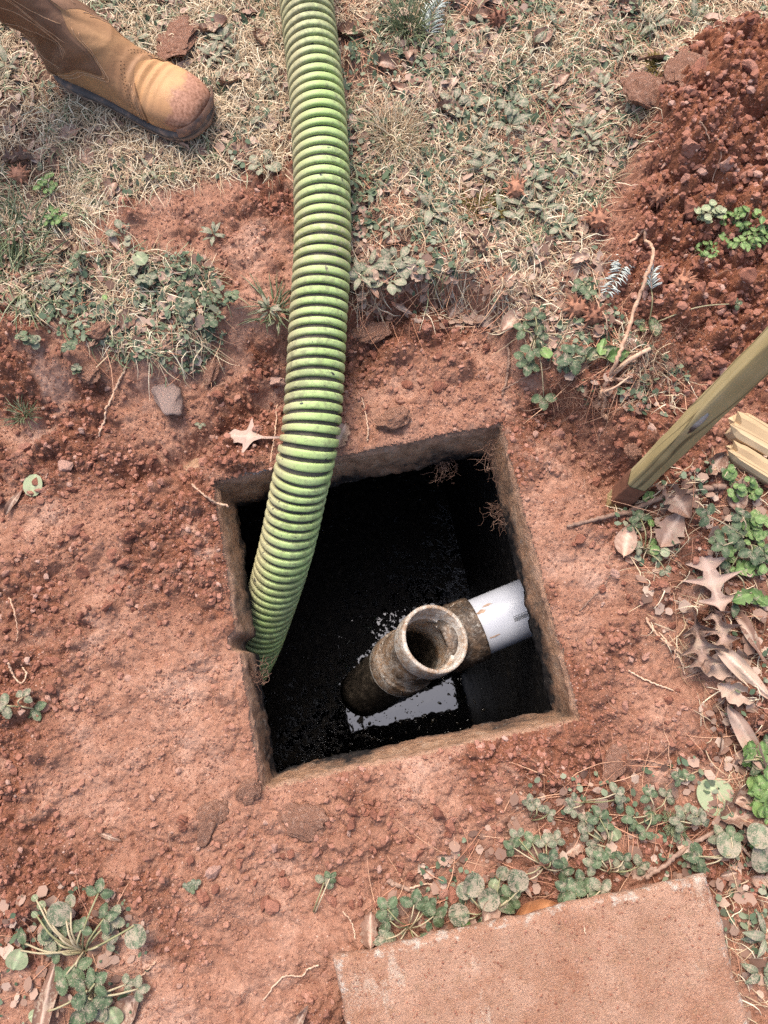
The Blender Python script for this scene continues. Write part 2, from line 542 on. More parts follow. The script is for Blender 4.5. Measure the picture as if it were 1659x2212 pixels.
# ------------------------------------------------------------------ object helpers
def mesh_np(name, V, F, mat=None, attrs=None, smooth=True):
    """V (n,3), F (m,k) all of one size, or a list of such arrays"""
    Fs = F if isinstance(F, list) else [F]
    me = bpy.data.meshes.new(name)
    V = np.asarray(V, np.float32)
    me.vertices.add(len(V))
    me.vertices.foreach_set('co', V.ravel())
    tot = np.concatenate([np.full(len(f), f.shape[1], np.int32) for f in Fs])
    idx = np.concatenate([np.asarray(f, np.int32).ravel() for f in Fs])
    start = np.concatenate([[0], np.cumsum(tot)[:-1]]).astype(np.int32)
    me.loops.add(len(idx))
    me.loops.foreach_set('vertex_index', idx)
    me.polygons.add(len(tot))
    me.polygons.foreach_set('loop_start', start)
    me.polygons.foreach_set('loop_total', tot)
    me.polygons.foreach_set('use_smooth', np.full(len(tot), smooth, bool))
    if attrs:
        for k, a in attrs.items():
            at = me.attributes.new(k, 'FLOAT', 'POINT')
            at.data.foreach_set('value', np.asarray(a, np.float32).ravel())
    me.update(calc_edges=True)
    me.validate()
    if mat:
        me.materials.append(mat)
    return me


def obj(name, me, parent=None, loc=(0, 0, 0), rot=(0, 0, 0), sc=1.0):
    o = bpy.data.objects.new(name, me)
    COL.objects.link(o)
    o.location = loc
    o.rotation_euler = rot
    o.scale = (sc, sc, sc) if isinstance(sc, (int, float)) else sc
    if parent:
        o.parent = parent
    return o


def empty(name, loc=(0, 0, 0), rot=(0, 0, 0)):
    o = bpy.data.objects.new(name, None)
    COL.objects.link(o)
    o.location = loc
    o.rotation_euler = rot
    o.empty_display_size = 0.05
    return o


def tag(o, label, cat, group=None, kind=None):
    o['label'] = label
    o['category'] = cat
    if group:
        o['group'] = group
    if kind:
        o['kind'] = kind
    return o


def structure(o, label, cat='ground', kind='structure'):
    o['label'] = label
    o['category'] = cat
    o['kind'] = kind
    return o


def catmull(P, n):
    P = np.asarray(P, float)
    Q = np.vstack([2 * P[0] - P[1], P, 2 * P[-1] - P[-2]])
    seg = len(P) - 1
    out = []
    for t in np.linspace(0, seg, n):
        i = min(int(t), seg - 1)
        f = t - i
        a, b, c, d = Q[i], Q[i + 1], Q[i + 2], Q[i + 3]
        out.append(0.5 * (2 * b + (c - a) * f + (2 * a - 5 * b + 4 * c - d) * f * f + (3 * b - a - 3 * c + d) * f ** 3))
    return np.array(out)


def frames(P):
    T = np.gradient(P, axis=0)
    T /= np.linalg.norm(T, axis=1)[:, None] + 1e-12
    N = np.zeros_like(P)
    ref = np.array([0, 0, 1.0]) if abs(T[0][2]) < 0.9 else np.array([1.0, 0, 0])
    n = np.cross(np.cross(T[0], ref), T[0])
    for i in range(len(P)):
        n = n - T[i] * (n @ T[i])
        n /= np.linalg.norm(n) + 1e-12
        N[i] = n
    return T, N, np.cross(T, N)


def tube_vf(P, r, k=6, caps=True):
    P = np.asarray(P, float)
    r = np.broadcast_to(np.asarray(r, float), (len(P),))
    T, N, B = frames(P)
    a = np.linspace(0, 2 * math.pi, k, endpoint=False)
    V = (P[:, None, :] + r[:, None, None] * (np.cos(a)[None, :, None] * N[:, None, :] + np.sin(a)[None, :, None] * B[:, None, :])).reshape(-1, 3)
    i = np.arange(len(P) - 1)[:, None] * k
    j = np.arange(k)[None, :]
    F = np.stack([i + j, i + (j + 1) % k, i + k + (j + 1) % k, i + k + j], -1).reshape(-1, 4)
    if caps:
        V = np.vstack([V, P[0], P[-1]])
        n0 = len(V) - 2
        jj = np.arange(k)
        last = (len(P) - 1) * k
        C = np.vstack([np.stack([np.full(k, n0), (jj + 1) % k, jj], -1), np.stack([np.full(k, n0 + 1), last + jj, last + (jj + 1) % k], -1)])
        return V, [F, C]
    return V, [F]


def join_vf(items):
    V = []; F = {}
    off = 0
    for v, fs in items:
        V.append(v)
        for f in fs:
            F.setdefault(f.shape[1], []).append(f + off)
        off += len(v)
    return np.vstack(V), [np.vstack(x) for x in F.values()]


def tube_mesh(name, P, r, mat, k=6):
    V, F = tube_vf(P, r, k)
    return mesh_np(name, V, F, mat)


def loft(rings, closed=True):
    """rings (n,k,3) -> V,F"""
    R = np.asarray(rings, float)
    n, k = R.shape[:2]
    i = np.arange(n - 1)[:, None] * k
    j = np.arange(k if closed else k - 1)[None, :]
    F = np.stack([i + j, i + (j + 1) % k, i + k + (j + 1) % k, i + k + j], -1).reshape(-1, 4)
    return R.reshape(-1, 3), F


def revolve(profile, axis_p, axis_d, k=48):
    """profile [(distance along the axis, radius)]"""
    d = np.asarray(axis_d, float)
    d = d / np.linalg.norm(d)
    ref = np.array([0, 0, 1.0]) if abs(d[2]) < 0.9 else np.array([1.0, 0, 0])
    n = np.cross(d, ref); n /= np.linalg.norm(n)
    b = np.cross(d, n)
    a = np.linspace(0, 2 * math.pi, k, endpoint=False)
    circ = np.cos(a)[:, None] * n + np.sin(a)[:, None] * b
    rings = [np.asarray(axis_p) + d * s + circ * r for s, r in profile]
    V, F = loft(rings)
    return V, [F]


def box_vf(c, s, rot=None, bev=0.0):
    import bmesh
    bm = bmesh.new()
    bmesh.ops.create_cube(bm, size=1.0)
    for v in bm.verts:
        v.co = Vector((v.co.x * s[0], v.co.y * s[1], v.co.z * s[2]))
    if bev:
        bmesh.ops.bevel(bm, geom=bm.edges[:], offset=bev, segments=2, affect='EDGES')
    return bm


# ------------------------------------------------------------------ GROUND
def build_ground():
    ny, nx = HZ.shape
    ids = np.arange(ny * nx).reshape(ny, nx)
    cx = 0.5 * (GX[:-1] + GX[1:]); cy = 0.5 * (GY[:-1] + GY[1:])
    CX, CY = np.meshgrid(cx, cy)
    near = (np.abs(CX) < 0.9) & (CY > -0.5) & (CY < 1.5)
    edge = 0.0015 + 0.006 * (fbm(CX, CY, 0.03, 201, 4) - 0.35)
    keep = ~(near & (hole_sd(CX, CY) < edge))
    F = np.stack([ids[:-1, :-1], ids[:-1, 1:], ids[1:, 1:], ids[1:, :-1]], -1)[keep]
    used = np.zeros(ny * nx, bool)
    used[F.ravel()] = True
    remap = np.cumsum(used) - 1
    V = np.stack([MX.ravel(), MY.ravel(), HZ.ravel()], -1)[used]
    attrs = {k: MASK[k].ravel()[used] for k in ('loose', 'veg', 'pile')}
    me = mesh_np('ground', V, remap[F], M_SOIL, attrs)
    structure(obj('ground', me), 'red clay soil with trodden dusty patches around the tank opening')


build_ground()


# ------------------------------------------------------------------ SEPTIC TANK
def concrete_material():
    t = NT('stained_concrete')
    co = t.coord()
    sep = t.n('ShaderNodeSeparateXYZ')
    t.l(co, sep.inputs[0])
    z = sep.outputs['Z']
    n = t.noise(40, 6, 0.65, co)
    n2 = t.noise(9, 4, 0.6, co)
    f = t.noise(350, 4, 0.7, co)
    c = t.ramp(n, [(0.28, (0.14, 0.072, 0.041)), (0.5, (0.32, 0.178, 0.103)), (0.72, (0.46, 0.305, 0.20))])
    c = t.mix(t.step(f, 0.58, 0.8), c, (0.34, 0.23, 0.16))
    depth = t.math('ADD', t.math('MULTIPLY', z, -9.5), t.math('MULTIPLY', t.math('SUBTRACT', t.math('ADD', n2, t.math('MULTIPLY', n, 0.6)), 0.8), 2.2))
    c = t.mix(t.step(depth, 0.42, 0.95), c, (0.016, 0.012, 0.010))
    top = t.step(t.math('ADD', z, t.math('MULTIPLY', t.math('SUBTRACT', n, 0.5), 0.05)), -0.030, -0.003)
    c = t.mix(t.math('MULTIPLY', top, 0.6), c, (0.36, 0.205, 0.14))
    c = t.mix(t.math('MULTIPLY', t.step(t.noise(130, 5, 0.75, co), 0.40, 0.28), 0.7), c, (0.05, 0.028, 0.018))
    c = t.mix(t.math('MULTIPLY', t.step(t.noise(70, 5, 0.7, co), 0.58, 0.72), 0.5), c, (0.36, 0.30, 0.24))
    mp = t.n('ShaderNodeMapping')
    ch = to_uv(*G(562, 1008, -0.004)[:2])
    mp.inputs['Location'].default_value = (-ch[0] / 0.034, -ch[1] / 0.010, 0.004 / 0.012)
    mp.inputs['Scale'].default_value = (1 / 0.034, 1 / 0.010, 1 / 0.012)
    t.l(co, mp.inputs['Vector'])
    ln = t.n('ShaderNodeVectorMath', operation='LENGTH')
    t.l(mp.outputs[0], ln.inputs[0])
    chalk = t.step(t.math('ADD', ln.outputs['Value'], t.math('MULTIPLY', t.math('SUBTRACT', t.noise(90, 4, 0.7, co), 0.5), 2.2)), 1.0, 0.7)
    c = t.mix(chalk, c, (0.62, 0.60, 0.58))
    nb = t.bump(t.noise(180, 5, 0.7, co), 0.9, 0.004)
    nb = t.bump(t.noise(45, 5, 0.7, co), 0.6, 0.01, nb)
    return t.done(c, 0.9, 0.2, nb)


M_CONC = concrete_material()
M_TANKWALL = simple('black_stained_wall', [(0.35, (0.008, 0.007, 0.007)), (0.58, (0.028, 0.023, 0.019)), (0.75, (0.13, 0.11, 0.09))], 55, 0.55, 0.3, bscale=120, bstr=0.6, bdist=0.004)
tank = tag(empty('septic_tank', UV(0, 0, -1.3), (0, 0, HA)), 'buried concrete septic tank, its square access opening uncovered in the red soil', 'septic tank')


def tank_top():
    n = 640
    per = []
    for side in range(4):
        for q in range(n // 4):
            s = -1 + 2 * (q + 0.0) / (n // 4)
            p = [(s, -1), (1, s), (-s, 1), (-1, -s)][side]
            per.append(p)
    per = np.array(per)
    ang = np.arange(n)
    ins = np.where(np.arange(n) // (n // 4) == 3, 0.004 + 0.014 * (1 - np.linspace(0, 4, n) % 1), 0.016)
    ins = np.where(np.arange(n) // (n // 4) == 0, 0.018, ins)
    ins = np.convolve(np.concatenate([ins[-8:], ins, ins[:8]]), np.ones(17) / 17, 'valid')
    rings = []
    prof = [(0.26, -0.105, 0.0), (0.12, -0.100, 0.0), (0.05, -0.022, 0.0), (0.016, -0.002, 0.3), (0.006, -0.003, 1.0), (0.0, -0.008, 1.3), (-0.15, -0.020, 1), (-0.35, -0.038, 1), (-0.55, -0.055, 1),
            (-0.75, -0.072, 1), (-0.9, -0.086, 1.1), (-1.0, -0.097, 1.3), (-0.97, -0.104, 1.3), (-0.6, -0.108, 1), (0.02, -0.110, 0), (0.26, -0.112, 0)]
    for k, (off, z, w) in enumerate(prof):
        P = np.zeros((n, 3))
        o = np.where(off < 0, off * ins if off < -0.01 else off, off)
        a = np.arange(n) * (HS * 8 / n)
        nz = (fbm(a, np.full(n, z * 3.0), 0.035, 301, 4) - 0.5) * 0.010 * w + (vnoise(a, np.full(n, z * 4), 0.008, 305) - 0.5) * 0.003 * w
        nz = nz * np.minimum(1, np.arange(n) / 4) * np.minimum(1, (n - np.arange(n)) / 4)
        h = HS + o + nz
        x = per[:, 0] * h; y = per[:, 1] * h
        if off < 0.05:
            # broken notch in one side
            nd = np.exp(-((y - NOTCH[1]) / 0.013) ** 4)
            x = np.where(np.arange(n) // (n // 4) == 3, x - nd * 0.017 * (1 if off > -0.8 else 1.2), x)
        P[:, 0] = x; P[:, 1] = y
        P[:, 2] = z + (fbm(a, np.full(n, z + 7.0), 0.03, 311, 3) - 0.5) * 0.008 * (1 if off < -0.85 else 0.15)
        rings.append(P)
    V, F = loft(rings)
    V[:, 2] += 1.3
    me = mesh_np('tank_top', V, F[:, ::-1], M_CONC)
    # object space of the stain: zero at the top of the slab
    o = obj('tank_top', me, tank)
    me.transform(Matrix.Translation((0, 0, -1.3)))
    o.location = (0, 0, 1.3)
    return o


tank_top()
TU0, TU1, TV0, TV1, TZ = -1.75, 0.274, -0.75, 0.80, -1.32


def quad_grid(name, a, b, c, nu, nv, mat, parent, amp=0.004, seed=1):
    a, b, c = map(np.array, (a, b, c))
    nrm = np.cross(b - a, c - a); nrm = nrm / np.linalg.norm(nrm)
    s, t = np.meshgrid(np.linspace(0, 1, nu), np.linspace(0, 1, nv))
    V = a + s[..., None] * (b - a) + t[..., None] * (c - a)
    V = V + nrm * ((fbm(s * 2, t * 2, 0.1, seed, 4) - 0.5) * 2 * amp)[..., None]
    ids = np.arange(nu * nv).reshape(nv, nu)
    F = np.stack([ids[:-1, :-1], ids[:-1, 1:], ids[1:, 1:], ids[1:, :-1]], -1).reshape(-1, 4)
    return obj(name, mesh_np(name, V.reshape(-1, 3), F, mat), parent)


zt, zb = 1.3 - 0.11, 0.0
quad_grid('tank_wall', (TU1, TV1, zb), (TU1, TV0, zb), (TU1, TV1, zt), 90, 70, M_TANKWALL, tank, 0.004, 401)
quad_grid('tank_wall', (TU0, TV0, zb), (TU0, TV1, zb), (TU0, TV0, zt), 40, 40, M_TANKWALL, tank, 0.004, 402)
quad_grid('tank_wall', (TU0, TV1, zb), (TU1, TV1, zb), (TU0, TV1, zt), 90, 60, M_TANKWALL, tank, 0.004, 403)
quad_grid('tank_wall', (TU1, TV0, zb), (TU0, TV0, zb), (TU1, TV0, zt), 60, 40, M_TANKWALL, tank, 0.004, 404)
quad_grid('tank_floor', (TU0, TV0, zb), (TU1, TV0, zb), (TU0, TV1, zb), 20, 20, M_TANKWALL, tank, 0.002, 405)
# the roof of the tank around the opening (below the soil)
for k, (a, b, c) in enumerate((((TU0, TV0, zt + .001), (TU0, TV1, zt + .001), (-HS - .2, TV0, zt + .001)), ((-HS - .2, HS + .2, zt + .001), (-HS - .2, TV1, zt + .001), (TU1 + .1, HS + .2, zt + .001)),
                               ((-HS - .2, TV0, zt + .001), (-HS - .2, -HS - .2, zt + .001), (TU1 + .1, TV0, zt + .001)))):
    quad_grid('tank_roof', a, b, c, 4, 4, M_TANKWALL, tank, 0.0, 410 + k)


def water_material():
    t = NT('black_sewage_water')
    co = t.coord()
    n = t.noise(9, 5, 0.6, co)
    f = t.noise(48, 6, 0.62, co, 0.6)
    sep = t.n('ShaderNodeSeparateXYZ')
    t.l(co, sep.inputs[0])
    side = t.math('ADD', t.math('MULTIPLY', sep.outputs['X'], -0.5), t.math('MULTIPLY', sep.outputs['Y'], 0.65))
    m = t.math('ADD', t.math('ADD', t.math('MULTIPLY', n, 0.55), t.math('MULTIPLY', f, 1.05)), side)
    scum = t.step(t.math('ADD', m, t.math('MULTIPLY', t.math('SUBTRACT', t.noise(160, 3, 0.6, co), 0.5), 0.36)), 0.79, 0.85)
    c = t.mix(scum, (0.004, 0.004, 0.0045), t.ramp(f, [(0.4, (0.010, 0.008, 0.006)), (0.62, (0.035, 0.028, 0.02)), (0.75, (0.10, 0.085, 0.065))]))
    r = t.math('ADD', 0.02, t.math('MULTIPLY', scum, 0.42))
    h = t.math('MULTIPLY', scum, t.math('ADD', 0.3, t.noise(60, 5, 0.6, co)))
    nb = t.bump(h, 0.25, 0.005)
    nb = t.bump(t.noise(14, 3, 0.5, co), 0.08, 0.004, nb)
    m_ = t.done(c, r, 0.5, nb, IOR=2.0)
    t.l(t.math('SUBTRACT', 0.5, t.math('MULTIPLY', scum, 0.46)), t.b.inputs['Specular IOR Level'])
    return m_


WATER_Z = -1.13
wu = (TU0 + TU1) / 2; wv = (TV0 + TV1) / 2
V, F = np.array([[TU0, TV0, 0], [TU1, TV0, 0], [TU1, TV1, 0], [TU0, TV1, 0]], float), np.array([[0, 1, 2, 3]])
water = obj('water', mesh_np('water', V, F, water_material(), smooth=False), None, UV(0, 0, WATER_Z), (0, 0, HA))
structure(water, 'black sewage water with floating scum at the bottom of the tank', 'water')


# ------------------------------------------------------------------ PLASTIC TEE AND INLET PIPE
def pvc_dirty(name, amount, tone=1.0, crust=0.3):
    """plastic under brown stains and dark crust, with thin scratches back to the white"""
    t = NT(name)
    co = t.coord()
    n = t.noise(30, 6, 0.7, co, 0.6)
    f = t.noise(170, 5, 0.7, co)
    mp = t.n('ShaderNodeMapping')
    mp.inputs['Scale'].default_value = (1, 1, 0.25)
    t.l(co, mp.inputs['Vector'])
    st = t.noise(75, 4, 0.65, mp.outputs[0], 0.4)
    w = (0.50 * tone, 0.46 * tone, 0.40 * tone)
    tan = t.mix(t.step(f, 0.35, 0.65), (0.13, 0.075, 0.042), (0.33, 0.21, 0.125))
    m = t.math('ADD', t.math('MULTIPLY', n, 0.45), t.math('ADD', t.math('MULTIPLY', f, 0.35), t.math('MULTIPLY', st, 0.35)))
    c = t.mix(t.step(m, 0.80 - amount * 0.45, 0.95 - amount * 0.42), w, tan)
    k = t.math('ADD', t.math('MULTIPLY', t.noise(22, 5, 0.65, co, 0.3), 0.6), t.math('MULTIPLY', f, 0.4))
    c = t.mix(t.step(k, 0.72 - crust * 0.42, 0.80 - crust * 0.36), c, t.mix(t.step(f, 0.4, 0.65), (0.014, 0.011, 0.009), (0.085, 0.055, 0.035)))
    fl = t.step(t.math('ADD', t.math('MULTIPLY', st, 0.7), t.math('MULTIPLY', t.noise(120, 3, 0.6, co), 0.4)), 0.675, 0.70)
    c = t.mix(t.math('MULTIPLY', fl, 0.8), c, (0.52, 0.47, 0.40))
    return t.done(c, t.math('ADD', 0.25, t.math('MULTIPLY', f, 0.55)), 0.4, t.bump(t.math('ADD', m, k), 0.7, 0.004))


M_PVC = simple('white_plastic', [(0.3, (0.37, 0.38, 0.415)), (0.7, (0.44, 0.45, 0.485))], 9, 0.32, 0.5, bstr=0)
M_PVC_DIRT = pvc_dirty('dirty_plastic', 0.80, 0.9, 0.58)
M_PVC_RIM = pvc_dirty('worn_plastic_rim', 0.70, 1.0, 0.30)
M_PVC_IN = pvc_dirty('brown_stained_plastic', 0.7, 0.8, 0.15)
M_SLIME_SHADE = simple('black_slime_and_shade', [(0.3, (0.016, 0.013, 0.010)), (0.55, (0.06, 0.046, 0.033)), (0.75, (0.19, 0.15, 0.11))], 60, 0.45, 0.45, bscale=150, bstr=0.8, bdist=0.003, stretch=(1, 1, 0.4))
M_INK = NT('black_ink').done((0.02, 0.02, 0.02), 0.6)

MOUTH = np.array([0, 0, CAM_H]) + ray(941, 1379) * 1.372
END = np.array([0, 0, CAM_H]) + ray(785, 1495) * 1.77
AX = END - MOUTH
LEN = np.linalg.norm(AX)
AX = AX / LEN
TEE_C = MOUTH + AX * 0.113
WALLP = G(1165, 1300, TEE_C[2] - 0.012)
HX = WALLP - TEE_C
HL = np.linalg.norm(HX)
HX = HX / HL
tee = tag(empty('inlet_tee_pipe', tuple(TEE_C)), 'white plastic inlet pipe with a brown stained open tee inside the tank', 'pipe')
tl = lambda p: np.asarray(p) - TEE_C
O = np.zeros(3)
up = -AX
# upper socket with its open mouth
V, F = revolve([(0.050, 0.0595), (0.060, 0.0605), (0.064, 0.0645), (0.070, 0.0655), (0.095, 0.0655), (0.111, 0.0652), (0.113, 0.0640), (0.1132, 0.0588), (0.1115, 0.0573), (0.075, 0.0568),
                (0.071, 0.0560), (0.069, 0.0505)], O, up, 72)
o = obj('tee_mouth', mesh_np('tee_mouth', V, F, M_PVC_RIM), tee)
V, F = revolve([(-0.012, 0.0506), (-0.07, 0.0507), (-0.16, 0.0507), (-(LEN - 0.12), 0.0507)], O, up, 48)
obj('down_pipe_inside', mesh_np('down_pipe_inside', V, F, M_SLIME_SHADE), tee)  # black bore: the shade of its depth put into the slime colour
V, F = revolve([(0.0695, 0.0507), (0.045, 0.0500), (0.012, 0.0507), (-0.012, 0.0500), (-0.0125, 0.0507)], O, up, 48)
o = obj('tee_inside', mesh_np('tee_inside', V, F, M_PVC_IN), tee)
V, F = revolve([(0.056, 0.0598), (0.0, 0.0600), (-0.036, 0.0605), (-0.040, 0.0640), (-0.045, 0.0652), (-0.082, 0.0655)], O, up, 64)
obj('tee_body', mesh_np('tee_body', V, F, M_PVC_DIRT), tee)
V, F = revolve([(-0.0825, 0.0656), (-0.087, 0.0660), (-0.0905, 0.0650), (-0.091, 0.0575)], O, up, 64)
obj('collar', mesh_np('collar', V, F, pvc_dirty('grey_collar', 0.52, 0.8, 0.28)), tee)
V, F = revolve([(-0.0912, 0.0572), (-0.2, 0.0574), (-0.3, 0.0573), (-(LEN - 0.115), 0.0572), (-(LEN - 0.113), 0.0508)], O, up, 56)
obj('down_pipe', mesh_np('down_pipe', V, F, M_SLIME_SHADE), tee)
# side socket
V, F = revolve([(0.0, 0.0598), (0.056, 0.0600), (0.062, 0.0645), (0.070, 0.0655), (0.088, 0.0652), (0.091, 0.0668), (0.096, 0.0668), (0.099, 0.0655), (0.130, 0.0655), (0.1345, 0.0648), (0.135, 0.0575)], O, HX, 64)
lat = V[:64] - np.outer(V[:64] @ up, up)
side_v = np.cross(HX, up); side_v /= np.linalg.norm(side_v)
lv = V[:64] @ side_v
V[:64] = V[:64] + np.outer(np.sqrt(np.maximum(0.0, 0.0593 ** 2 - lv ** 2)), HX)
obj('side_socket', mesh_np('side_socket', V, F, pvc_dirty('mud_caked_plastic', 0.8, 0.8, 0.84)), tee)
V, F = revolve([(0.1352, 0.0572), (HL * 0.6, 0.0572), (HL, 0.0572), (HL + 0.06, 0.0572)], O, HX, 56)
pipe = obj('white_pipe', mesh_np('white_pipe', V, F, M_PVC), tee)


def pipe_skin(s, th, r=0.0574):
    """a point on the inlet pipe, th from straight up towards the viewer"""
    b = np.array([0, 0, 1.0]) - HX * HX[2]
    b /= np.linalg.norm(b)
    side = np.cross(HX, b)
    return HX * s + r * (math.cos(th) * b + math.sin(th) * side)


items = []
rb = random.Random(3)
s0 = HL - 0.075


def strip(sa, sb, ta, tb):
    v = np.array([pipe_skin(sa, ta), pipe_skin(sb, ta), pipe_skin(sb, tb), pipe_skin(sa, tb)])
    return v, [np.array([[0, 1, 2, 3]])]


BAR_T = 0.30
s = s0
while s < s0 + 0.040:
    w = rb.choice([0.0006, 0.0009, 0.0013])
    items.append(strip(s, s + w, BAR_T - 0.07, BAR_T + 0.07))
    s += w + rb.choice([0.0006, 0.0009])
s = s0
while s < s0 + 0.038:
    items.append(strip(s, s + 0.0013, BAR_T - 0.125, BAR_T - 0.095))
    s += 0.0024
s = s0 + 0.048
while s < s0 + 0.062:
    items.append(strip(s, s + 0.0016, BAR_T - 0.04, BAR_T - 0.012)); items.append(strip(s, s + 0.0016, BAR_T + 0.03, BAR_T + 0.055))
    s += 0.0027
V, F = join_vf(items)
obj('barcode', mesh_np('barcode', V, F, M_INK, smooth=False), pipe)
# smears of mud on the white pipe
M_MUD = simple('dried_mud', [(0.3, (0.20, 0.12, 0.08)), (0.7, (0.42, 0.30, 0.22))], 80, 0.9)
items = []
for (sa, ta, ln, wd) in ((0.150, 0.55, 0.022, 0.02), (0.146, -0.4, 0.018, 0.05), (0.163, -0.55, 0.02, 0.03), (HL - 0.02, 0.9, 0.016, 0.08), (HL - 0.012, -0.6, 0.02, 0.06)):
    n = 14
    ring = []
    for q in range(n):
        a = q / n * 2 * math.pi
        rr = 0.55 + 0.6 * rb.random()
        ring.append(pipe_skin(sa + ln * rr * math.cos(a) * 0.6, ta + wd * 3 * rr * math.sin(a) * 0.6, 0.0575))
    c = pipe_skin(sa, ta, 0.0580)
    V = np.vstack([ring, c])
    obj('mud_smear', mesh_np('mud_smear', V, np.array([[q, (q + 1) % n, n] for q in range(n)]), M_MUD), pipe)


# ------------------------------------------------------------------ HOSE
def hose_material(name, wall=False):
    t = NT(name)
    co = t.coord()
    n = t.noise(16, 5, 0.6, co)
    f = t.noise(110, 5, 0.7, co)
    side = t.attr('side'); low = t.attr('along')
    if wall:
        c = t.mix(t.step(t.math('ADD', n, t.math('MULTIPLY', f, 0.5)), 0.55, 0.9), (0.024, 0.022, 0.020), (0.13, 0.105, 0.078))
        return t.done(c, 0.8, 0.3, t.bump(t.noise(500, 3, 0.6, co), 0.4, 0.001))
    c = t.ramp(n, [(0.3, (0.275, 0.365, 0.115)), (0.7, (0.375, 0.46, 0.19))])
    dust = t.math('ADD', t.math('MULTIPLY', side, 0.8), t.math('ADD', t.math('MULTIPLY', n, 0.55), t.math('MULTIPLY', f, 0.45)))
    dust = t.math('ADD', dust, t.math('MULTIPLY', low, 0.42))
    c = t.mix(t.math('MULTIPLY', t.step(dust, 0.56, 1.08), 0.85), c, (0.34, 0.29, 0.17))
    green = t.step(t.math('ADD', t.math('MULTIPLY', f, 0.75), t.math('MULTIPLY', t.noise(7, 3, 0.5, co), 0.6)), 0.70, 0.80)
    c = t.mix(t.math('MULTIPLY', green, 0.6), c, (0.15, 0.15, 0.075))
    sp = t.step(t.math('ADD', t.noise(75, 3, 0.5, co), t.math('MULTIPLY', n, 0.25)), 0.83, 0.86)
    c = t.mix(sp, c, (0.03, 0.03, 0.028))
    band = t.attr('moss')
    mm = t.math('MULTIPLY', band, t.step(t.math('ADD', f, t.math('MULTIPLY', n, 0.5)), 0.5, 0.9))
    c = t.mix(mm, c, t.mix(t.step(f, 0.4, 0.6), (0.16, 0.17, 0.03), (0.42, 0.38, 0.22)))
    return t.done(c, 0.55, 0.35, t.bump(f, 0.25, 0.001))


HOSE_PTS = [(640, -900, 0.15), (644, -500, 0.16), (648, -230, 0.170), (655, -100, 0.168), (662, 0, 0.160), (688, 250, 0.146), (697, 500, 0.124), (687, 700, 0.098), (675, 900, 0.070), (662, 985, 0.050), (645, 1060, 0.012), (617, 1190, -0.068), (577, 1325, -0.200),
            (545, 1415, -0.325), (500, 1495, -0.46), (450, 1565, -0.60)]
P = np.array([G(a, b, z) for a, b, z in HOSE_PTS])
P = np.vstack([P, P[-1] + (P[-1] - P[-2]) * 1.0 + [0.0, 0, -0.03], P[-1] + (P[-1] - P[-2]) * 2.0 + [0.0, 0, -0.10]])
HC = catmull(P, 900)
seg = np.r_[0, np.cumsum(np.linalg.norm(np.diff(HC, axis=0), axis=1))]
HLEN = seg[-1]
PITCH, R_WALL, R_RIB = 0.0172, 0.0425, 0.0491
turns = HLEN / PITCH
hose = tag(empty('suction_hose', (P[5][0], P[5][1], float(hz(P[5][0], P[5][1])))), 'lime green ribbed suction hose running across the grass into the tank opening', 'hose')
base = np.array(hose.location)


def hose_frames(sv):
    C = np.stack([np.interp(sv, seg, HC[:, i]) for i in range(3)], -1)
    T, N, B = frames(HC)
    Nn = np.stack([np.interp(sv, seg, N[:, i]) for i in range(3)], -1)
    Bb = np.stack([np.interp(sv, seg, B[:, i]) for i in range(3)], -1)
    Tt = np.stack([np.interp(sv, seg, T[:, i]) for i in range(3)], -1)
    return C, Tt, Nn, Bb


def build_hose():
    sv = np.linspace(0, HLEN, 620)
    C, T, N, B = hose_frames(sv)
    V, F = tube_vf(C, R_WALL, 32)
    obj('hose_wall', mesh_np('hose_wall', V - base, F, hose_material('black_hose_wall', True)), hose)
    per = 44
    n = int(turns * per)
    a = np.arange(n) * (2 * math.pi / per)
    sc = np.arange(n) / per * PITCH
    prof = [(-0.0053, 0.0420), (-0.0053, 0.0472), (-0.0046, 0.0485), (-0.0020, 0.0491), (0.0020, 0.0491), (0.0046, 0.0485), (0.0053, 0.0472), (0.0053, 0.0420)]
    V = np.zeros((n, len(prof), 3))
    side = np.zeros((n, len(prof))); moss = np.zeros((n, len(prof))); along = np.zeros((n, len(prof)))
    # the sharp bend squeezes the ribs a little: small jitter along the hose
    jit = (vnoise(sc, sc * 0 + 3, 0.3, 77) - 0.5) * 0.002
    for k, (ds, r) in enumerate(prof):
        s = np.clip(sc + ds * (1 + 0.16 * (vnoise(a, sc * 10, 1.3, 79) - 0.5)) + jit + 0.0012 * (vnoise(a, sc * 0, 2.2, 80) - 0.5), 0, HLEN)
        C, T, N, B = hose_frames(s)
        rr = r * (1 + 0.014 * (vnoise(sc * 0 + a, sc * 30, 1.1, 78) - 0.5) * (r > 0.045))
        d = np.cos(a)[:, None] * N + np.sin(a)[:, None] * B
        V[:, k] = C + d * rr[:, None]
        side[:, k] = np.maximum(np.clip(-d[:, 0], 0, 1) * 0.9, np.clip(d[:, 0] - 0.75, 0, 1))
        pm = P[6]
        moss[:, k] = np.exp(-((C[:, 1] - (pm[1] - 0.03)) / 0.05) ** 2)
        along[:, k] = np.clip((C[:, 1] - 0.9) / 0.35, 0, 1)
    k = len(prof)
    i = np.arange(n - 1)[:, None] * k
    j = np.arange(k - 1)[None, :]
    F = np.stack([i + j, i + j + 1, i + k + j + 1, i + k + j], -1).reshape(-1, 4)
    me = mesh_np('spiral_rib', V.reshape(-1, 3) - base, F, hose_material('lime_green_rib'), {'side': side.ravel(), 'moss': moss.ravel(), 'along': along.ravel()})
    obj('spiral_rib', me, hose)


build_hose()


